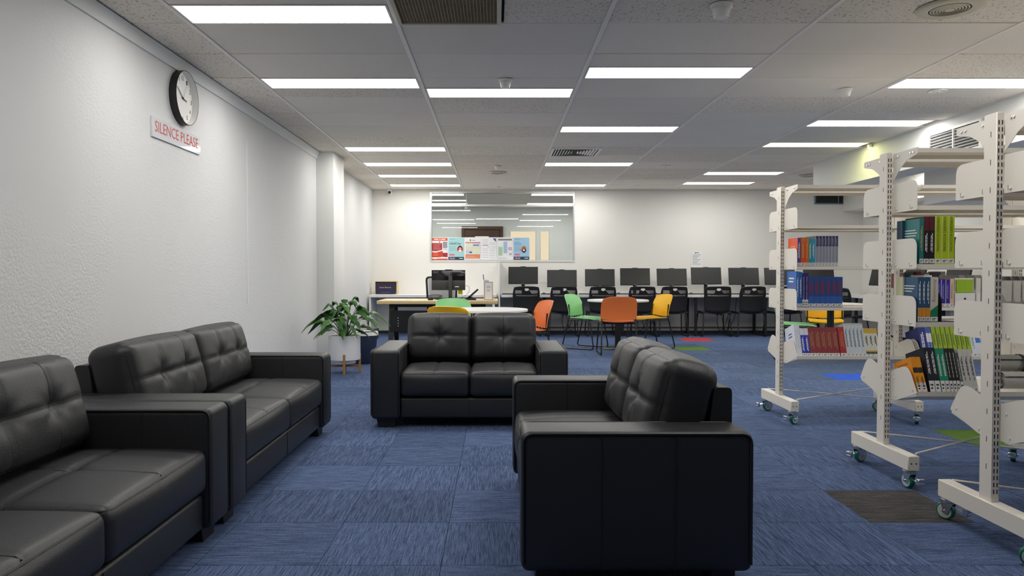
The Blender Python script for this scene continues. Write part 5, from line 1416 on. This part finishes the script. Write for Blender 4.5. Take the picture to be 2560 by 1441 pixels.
# farthest trolley, slanted row
row(U1, 3, 2.108, [
    dict(label='white textbook with printed white cover, first on the slanted row', group=G1, w_=0.014, h_=0.235, cover=cmat(226, 230, 240), title='Research', tm='ink_grey', sticker=False, front=[('Social', cmat(70, 80, 150), 0.45, 0.75, 0.35, 0.05), ('Research', cmat(70, 80, 150), 0.45, 0.66, 0.4, 0.05)]),
    dict(label='thin white textbook beside the first white one on the slanted row', group='thin white textbooks', n=2, w_=0.012, h_=0.232, cover=cmat(222, 226, 238), title='Methods', tm='ink_grey', sticker=False),
    dict(label='blue and white textbook on the slanted row, one of two alike', group='blue and white textbooks', n=2, w_=0.0285, h_=0.205, cover=cmat(28, 50, 176), bands=((0.76, 1, cmat(224, 228, 236)),), title='Introduction to Networks', tlen=0.5, tpos=0.44),
    dict(label='maroon textbook titled Data Communications in gold, one of five alike', group='maroon data textbooks', n=5, w_=0.0405, h_=0.212, cover=cmat(140, 42, 50), bands=((0.80, 0.815, cmat(176, 80, 80)),), title='Data Communications\nand Networking', tm='ink_gold', th=0.55, tlen=0.56),
    dict(label='brighter red data textbook standing after the maroon set', group=G1, w_=0.044, h_=0.215, cover=cmat(172, 30, 44), title='Data Communications\nand Networking', tm='ink_gold', th=0.55, tlen=0.56, gap=0.004),
    dict(label='tall white textbook on the slanted row, one of five alike', group='tall white textbooks', n=5, w_=0.0268, h_=0.243, cover=cmat(206, 214, 220), title='Organisational Behaviour', tm=cmat(90, 110, 130), th=0.28, sticker=True),
    dict(label='white textbook with yellow head band, one of three alike', group='yellow and white textbooks', n=3, w_=0.031, h_=0.205, cover=cmat(216, 216, 206), bands=((0.82, 1, cmat(206, 168, 52)), (0.17, 0.22, cmat(206, 168, 52)), (0.1, 0.17, cmat(60, 70, 50))), title='Guide to Java', tm='ink', tlen=0.36, sth=0.016)])
# second bay of the farthest trolley
xb = U1[0] + BAY + 0.03
row(U1, 1, 3.13, [
    dict(label='dark maroon book titled Cloud Computing near the lime books', group=G3, w_=0.028, h_=0.20, cover=cmat(84, 44, 56), title='Cloud Computing', tlen=0.62, th=0.5),
    dict(label='black textbook standing after the cloud computing book', group='black textbooks after the cloud book', n=3, w_=0.026, h_=0.205, cover=cmat(40, 40, 46), title='Networks')])
row(U1, 2, 3.0, [
    dict(label='cream textbook before the purple set in the second bay', group=G3, w_=0.03, h_=0.225, cover=cmat(214, 210, 200), title='Finance', tm='ink_grey'),
    dict(label='white textbook before the purple set in the second bay', group=G3, w_=0.026, h_=0.225, cover=cmat(226, 226, 226), title='Law', tm='ink_grey'),
    dict(label='violet textbook in the second bay, one of four alike', group='violet textbook set', n=4, w_=0.031, h_=0.195, cover=cmat(52, 34, 150), title='Database Systems', tm=cmat(150, 140, 205), edge=cmat(215, 212, 220)),
    dict(label='peach textbook after the violet set in the second bay', group=G3, w_=0.028, h_=0.2, cover=cmat(226, 196, 170), title='Ethics', tm='ink_grey')])
row(U1, 3, 2.985, [
    dict(label='thick royal blue textbook on the slanted row of the second bay', group=G3, w_=0.05, h_=0.212, cover=cmat(34, 44, 130), title='Corporate Law'),
    dict(label='blue and white striped textbook in the second bay slanted row', group='blue white striped textbooks', n=2, w_=0.018, h_=0.21, cover=cmat(60, 96, 190), bands=((0.5, 0.8, 'ink_white'),), title='Tax', sticker=True),
    dict(label='lime green textbook on the second bay slanted row, one of eight alike', group='lime textbook set', n=8, w_=0.033, h_=0.222, cover=cmat(158, 186, 28), edge=cmat(40, 44, 30), title='ACCOUNTING', tm=cmat(96, 120, 20), th=0.3, tlen=0.4),
    dict(label='white textbook at the end of the lime set', group=G3, w_=0.036, h_=0.2, cover=cmat(218, 226, 240), title='Audit', tm='ink_grey'),
    dict(label='white textbook with blue head at the end of the lime set', group='blue-headed white textbooks', n=2, w_=0.016, h_=0.2, cover=cmat(220, 226, 236), bands=((0.5, 1.0, cmat(44, 112, 206)),))])
for k in range(6):
    book('%s book on the rear shelf of the second bay' % ('rose red', 'dull teal', 'maroon', 'pale', 'charcoal', 'mid grey')[k], 'books on the rear shelf', 0.035, 0.235 + 0.008 * (k % 3), 0.16, cmat(*((150, 60, 70), (60, 110, 110), (120, 50, 60), (210, 206, 200), (70, 60, 70), (150, 150, 150))[k]), (3.0 + k * 0.06, U1[1] + 0.06, LEV[2] + 0.0222), title='Vol', sticker=False)
# middle trolley
row(U2, 1, 2.072, [
    dict(label='thin navy booklet at the left end of the middle trolley upper row', group='thin navy booklets', n=2, w_=0.006, h_=0.222, d_=0.05, yo=0.13, cover=cmat(40, 70, 90), sticker=False, title=None),
    dict(label='teal textbook with text on its cover on the middle trolley', group=G2, w_=0.021, h_=0.224, cover=cmat(34, 122, 122), title='Auditing and Assurance', tm='ink_gold', front=[('the auditor', 'ink_white', 0.5, 0.75, 0.6, 0.03), ('approach to assurance', 'ink_white', 0.5, 0.69, 0.75, 0.03), ('services today', 'ink_white', 0.5, 0.63, 0.6, 0.03)]),
    dict(label='black textbook with red pattern on the middle trolley, one of two', group='black and red textbooks', n=2, w_=0.0265, h_=0.234, cover=cmat(30, 26, 28), bands=((0.70, 1.0, cmat(92, 30, 42)),), title='MANAGEMENT\nACCOUNTING', th=0.6, tlen=0.4, tpos=0.45),
    dict(label="lime textbook titled Horngren's Accounting, one of three alike", group='lime accounting textbooks on the middle trolley', n=3, w_=0.0318, h_=0.237, cover=cmat(184, 206, 28), title="HORNGREN'S ACCOUNTING", tm=cmat(60, 110, 40), th=0.42, tlen=0.72, tpos=0.62, edge=cmat(214, 222, 150))])
row(U2, 2, 2.072, [
    dict(label='cream book with a running figure on its cover on the middle trolley', group=G2, w_=0.008, h_=0.222, d_=0.06, yo=0.12, cover=cmat(206, 206, 170), sticker=False, front=[('FITNESS', 'ink', 0.5, 0.3, 0.6, 0.05)]),
    dict(label='slate blue textbook with orange foot band, one of three alike', group='slate blue textbooks', n=3, w_=0.0202, h_=0.222, cover=cmat(40, 84, 120), bands=((0.08, 0.32, cmat(226, 150, 50)),), title='Financial Reporting', tpos=0.66, tlen=0.5, front=[('International financial', 'ink_white', 0.5, 0.8, 0.7, 0.03), ('reporting standards', 'ink_white', 0.5, 0.74, 0.6, 0.03), ('in practice', 'ink_white', 0.5, 0.68, 0.4, 0.03)]),
    dict(label='cream and green textbook with large title Accounting', group=G2, w_=0.038, h_=0.223, cover=cmat(214, 208, 192), bands=((0.0, 0.25, cmat(28, 130, 84)),), diag=(0.25, 0.38, cmat(28, 130, 84)), title='Accounting', tm='ink_grey', th=0.55, tlen=0.50, tpos=0.70)])
t = thing('book_end', 'dark curved metal bookend right of the Accounting textbook', 'bookend', (2.203, U2[1] - 0.235, LEV[2] + 0.0222))
b = bm_new(); prism(b, rpoly([(0, 0), (0.13, 0), (0.13, 0.15), (0, 0.15)], [0, 0, 0.05, 0.06], 6), 0, 0.002, 'yz'); obj('upright', b, 'black_metal', t, smooth=False)
b = bm_new(); box(b, 0.002, 0.09, 0.0, 0.13, 0, 0.0015); obj('foot', b, 'black_metal', t, smooth=False)
row(U2, 3, 2.078, [
    dict(label='orange textbook leaning at the left of the middle trolley slanted row', group='orange leaning textbooks', n=2, w_=0.0235, h_=0.178, tilty=-4, cover=cmat(238, 152, 24), bands=((0.55, 0.7, cmat(40, 36, 40)),), title='Business Law', tm='ink', tlen=0.3, tpos=0.3, sth=0.045, front=[('Business Law', cmat(180, 100, 10), 0.5, 0.85, 0.6, 0.06), ('today', cmat(180, 100, 10), 0.5, 0.72, 0.4, 0.05)]),
    dict(label='thick black textbook with long white title, one of two alike', group='thick black textbooks', n=2, gap=0.012, w_=0.0272, h_=0.226, cover=cmat(26, 30, 42), title='Contemporary Auditing', tlen=0.5, tpos=0.66, sth=0.055, th=0.36),
    dict(label='emerald green textbook on the middle trolley, one of two alike', group='emerald textbooks', n=2, gap=0.002, w_=0.0212, h_=0.222, cover=cmat(24, 146, 112), title='Marketing Research', sth=0.055, tlen=0.5, tpos=0.62),
    dict(label='slim black textbook with white title, one of three alike', group='slim black textbooks', n=3, w_=0.0172, h_=0.222, cover=cmat(24, 24, 28), title='Human Resource Studies', sth=0.055, tlen=0.56, tpos=0.62),
    dict(label='dark grey textbook between slim black and white books', group=G2, w_=0.016, h_=0.2, cover=cmat(84, 86, 84), title='Logistics', sth=0.05),
    dict(label='white textbook at the right end of the slanted row, one of three', group='white textbooks on the middle trolley', n=3, w_=0.0222, h_=0.218, cover=cmat(212, 210, 206), title='Strategic Management', tm='ink', tlen=0.55, tpos=0.55)])
# magazine holders
def mag(label, x, U, lvl, m, w_=0.042, h_=0.225, d_=0.19, group=None, lime=False):
    t = thing('magazine_file', label, 'magazine file', (x, U[1] - 0.243, LEV[lvl] + 0.0222), group=group)
    prof = [(0, 0), (d_, 0), (d_, h_), (0.11, h_), (0, 0.10)]
    for xx, n_ in ((0, 'side_panel'), (w_ - 0.002, 'side_panel')):
        b = bm_new(); prism(b, prof, xx, xx + 0.002, 'yz'); obj(n_, b, m, t, smooth=False)
    b = bm_new(); box(b, 0.002, w_ - 0.002, 0, 0.002, 0, 0.10); obj('front_panel', b, m, t, smooth=False)
    b = bm_new(); box(b, 0.002, w_ - 0.002, d_ - 0.002, d_, 0, h_); obj('back_panel', b, m, t, smooth=False)
    b = bm_new(); box(b, 0.004, w_ - 0.004, 0.012, d_ - 0.004, 0.002, h_ - 0.02); obj('magazines', b, 'pages', t, smooth=False)
    b = bm_new(); cyl(b, (w_ / 2, -0.0006, 0.06), (w_ / 2, -0.0001, 0.06), 0.008, n=12); obj('finger_hole', b, 'ink', t)
    if lime:
        b = bm_new(); box(b, 0.012, w_ - 0.012, 0.004, 0.010, 0.103, h_ - 0.03); obj('cover_sheet', b, cmat(160, 196, 50), t, smooth=False)
for k in range(7):
    mag('grey card magazine file on the middle trolley, %s from left' % ORD[k], 2.515 + k * 0.0445, U2, 2, 'grey_card', group='grey magazine files')
mag('white magazine file with lime magazines, behind the nearest trolley plate', 3.22, U1, 2, 'white_plastic', w_=0.14, lime=True)
mag('plain white magazine file right of the lime one', 3.37, U1, 2, 'white_plastic', w_=0.10)
# rolled grey magazines on the slanted shelf of the middle trolley
for k in range(2):
    t = thing('rolled_chart', ('pale grey rolled chart on the slanted shelf at the right edge, lower', 'darker grey rolled chart on the slanted shelf at the right edge, upper')[k], 'rolled paper', (2.52 + 0.0 * k, U2[1] - 0.20 + 0.09 * k, 0.525 + 0.075 * k))
    b = bm_new(); n = 60
    pts = [(0.018 + 0.03 * q / n, q / n * 2 * math.pi * 2.4) for q in range(n + 1)]
    A = [b.verts.new((0, r_ * math.cos(a), r_ * math.sin(a))) for r_, a in pts]; Bv = [b.verts.new((0.33, r_ * math.cos(a), r_ * math.sin(a))) for r_, a in pts]
    for q in range(n): b.faces.new((A[q], A[q + 1], Bv[q + 1], Bv[q]))
    obj('sheet', b, 'grey_card' if k else cmat(190, 188, 182), t, angle=60)
    b = bm_new(); lathe(b, [(0.0485, 0.15), (0.0495, 0.15), (0.0495, 0.165), (0.0485, 0.165), (0.0485, 0.15)], 24); bmesh.ops.transform(b, matrix=Matrix.Rotation(R(90), 4, 'Y'), verts=b.verts); obj('rubber_band', b, 'ink', t)

# ------------------------------------------------------------------ to metres
for o in list(COL.objects):
    if o.parent is None:
        o.location = Vector(o.location) * K
        if o.type not in ('CAMERA', 'LIGHT'):
            o.scale = Vector(o.scale) * K
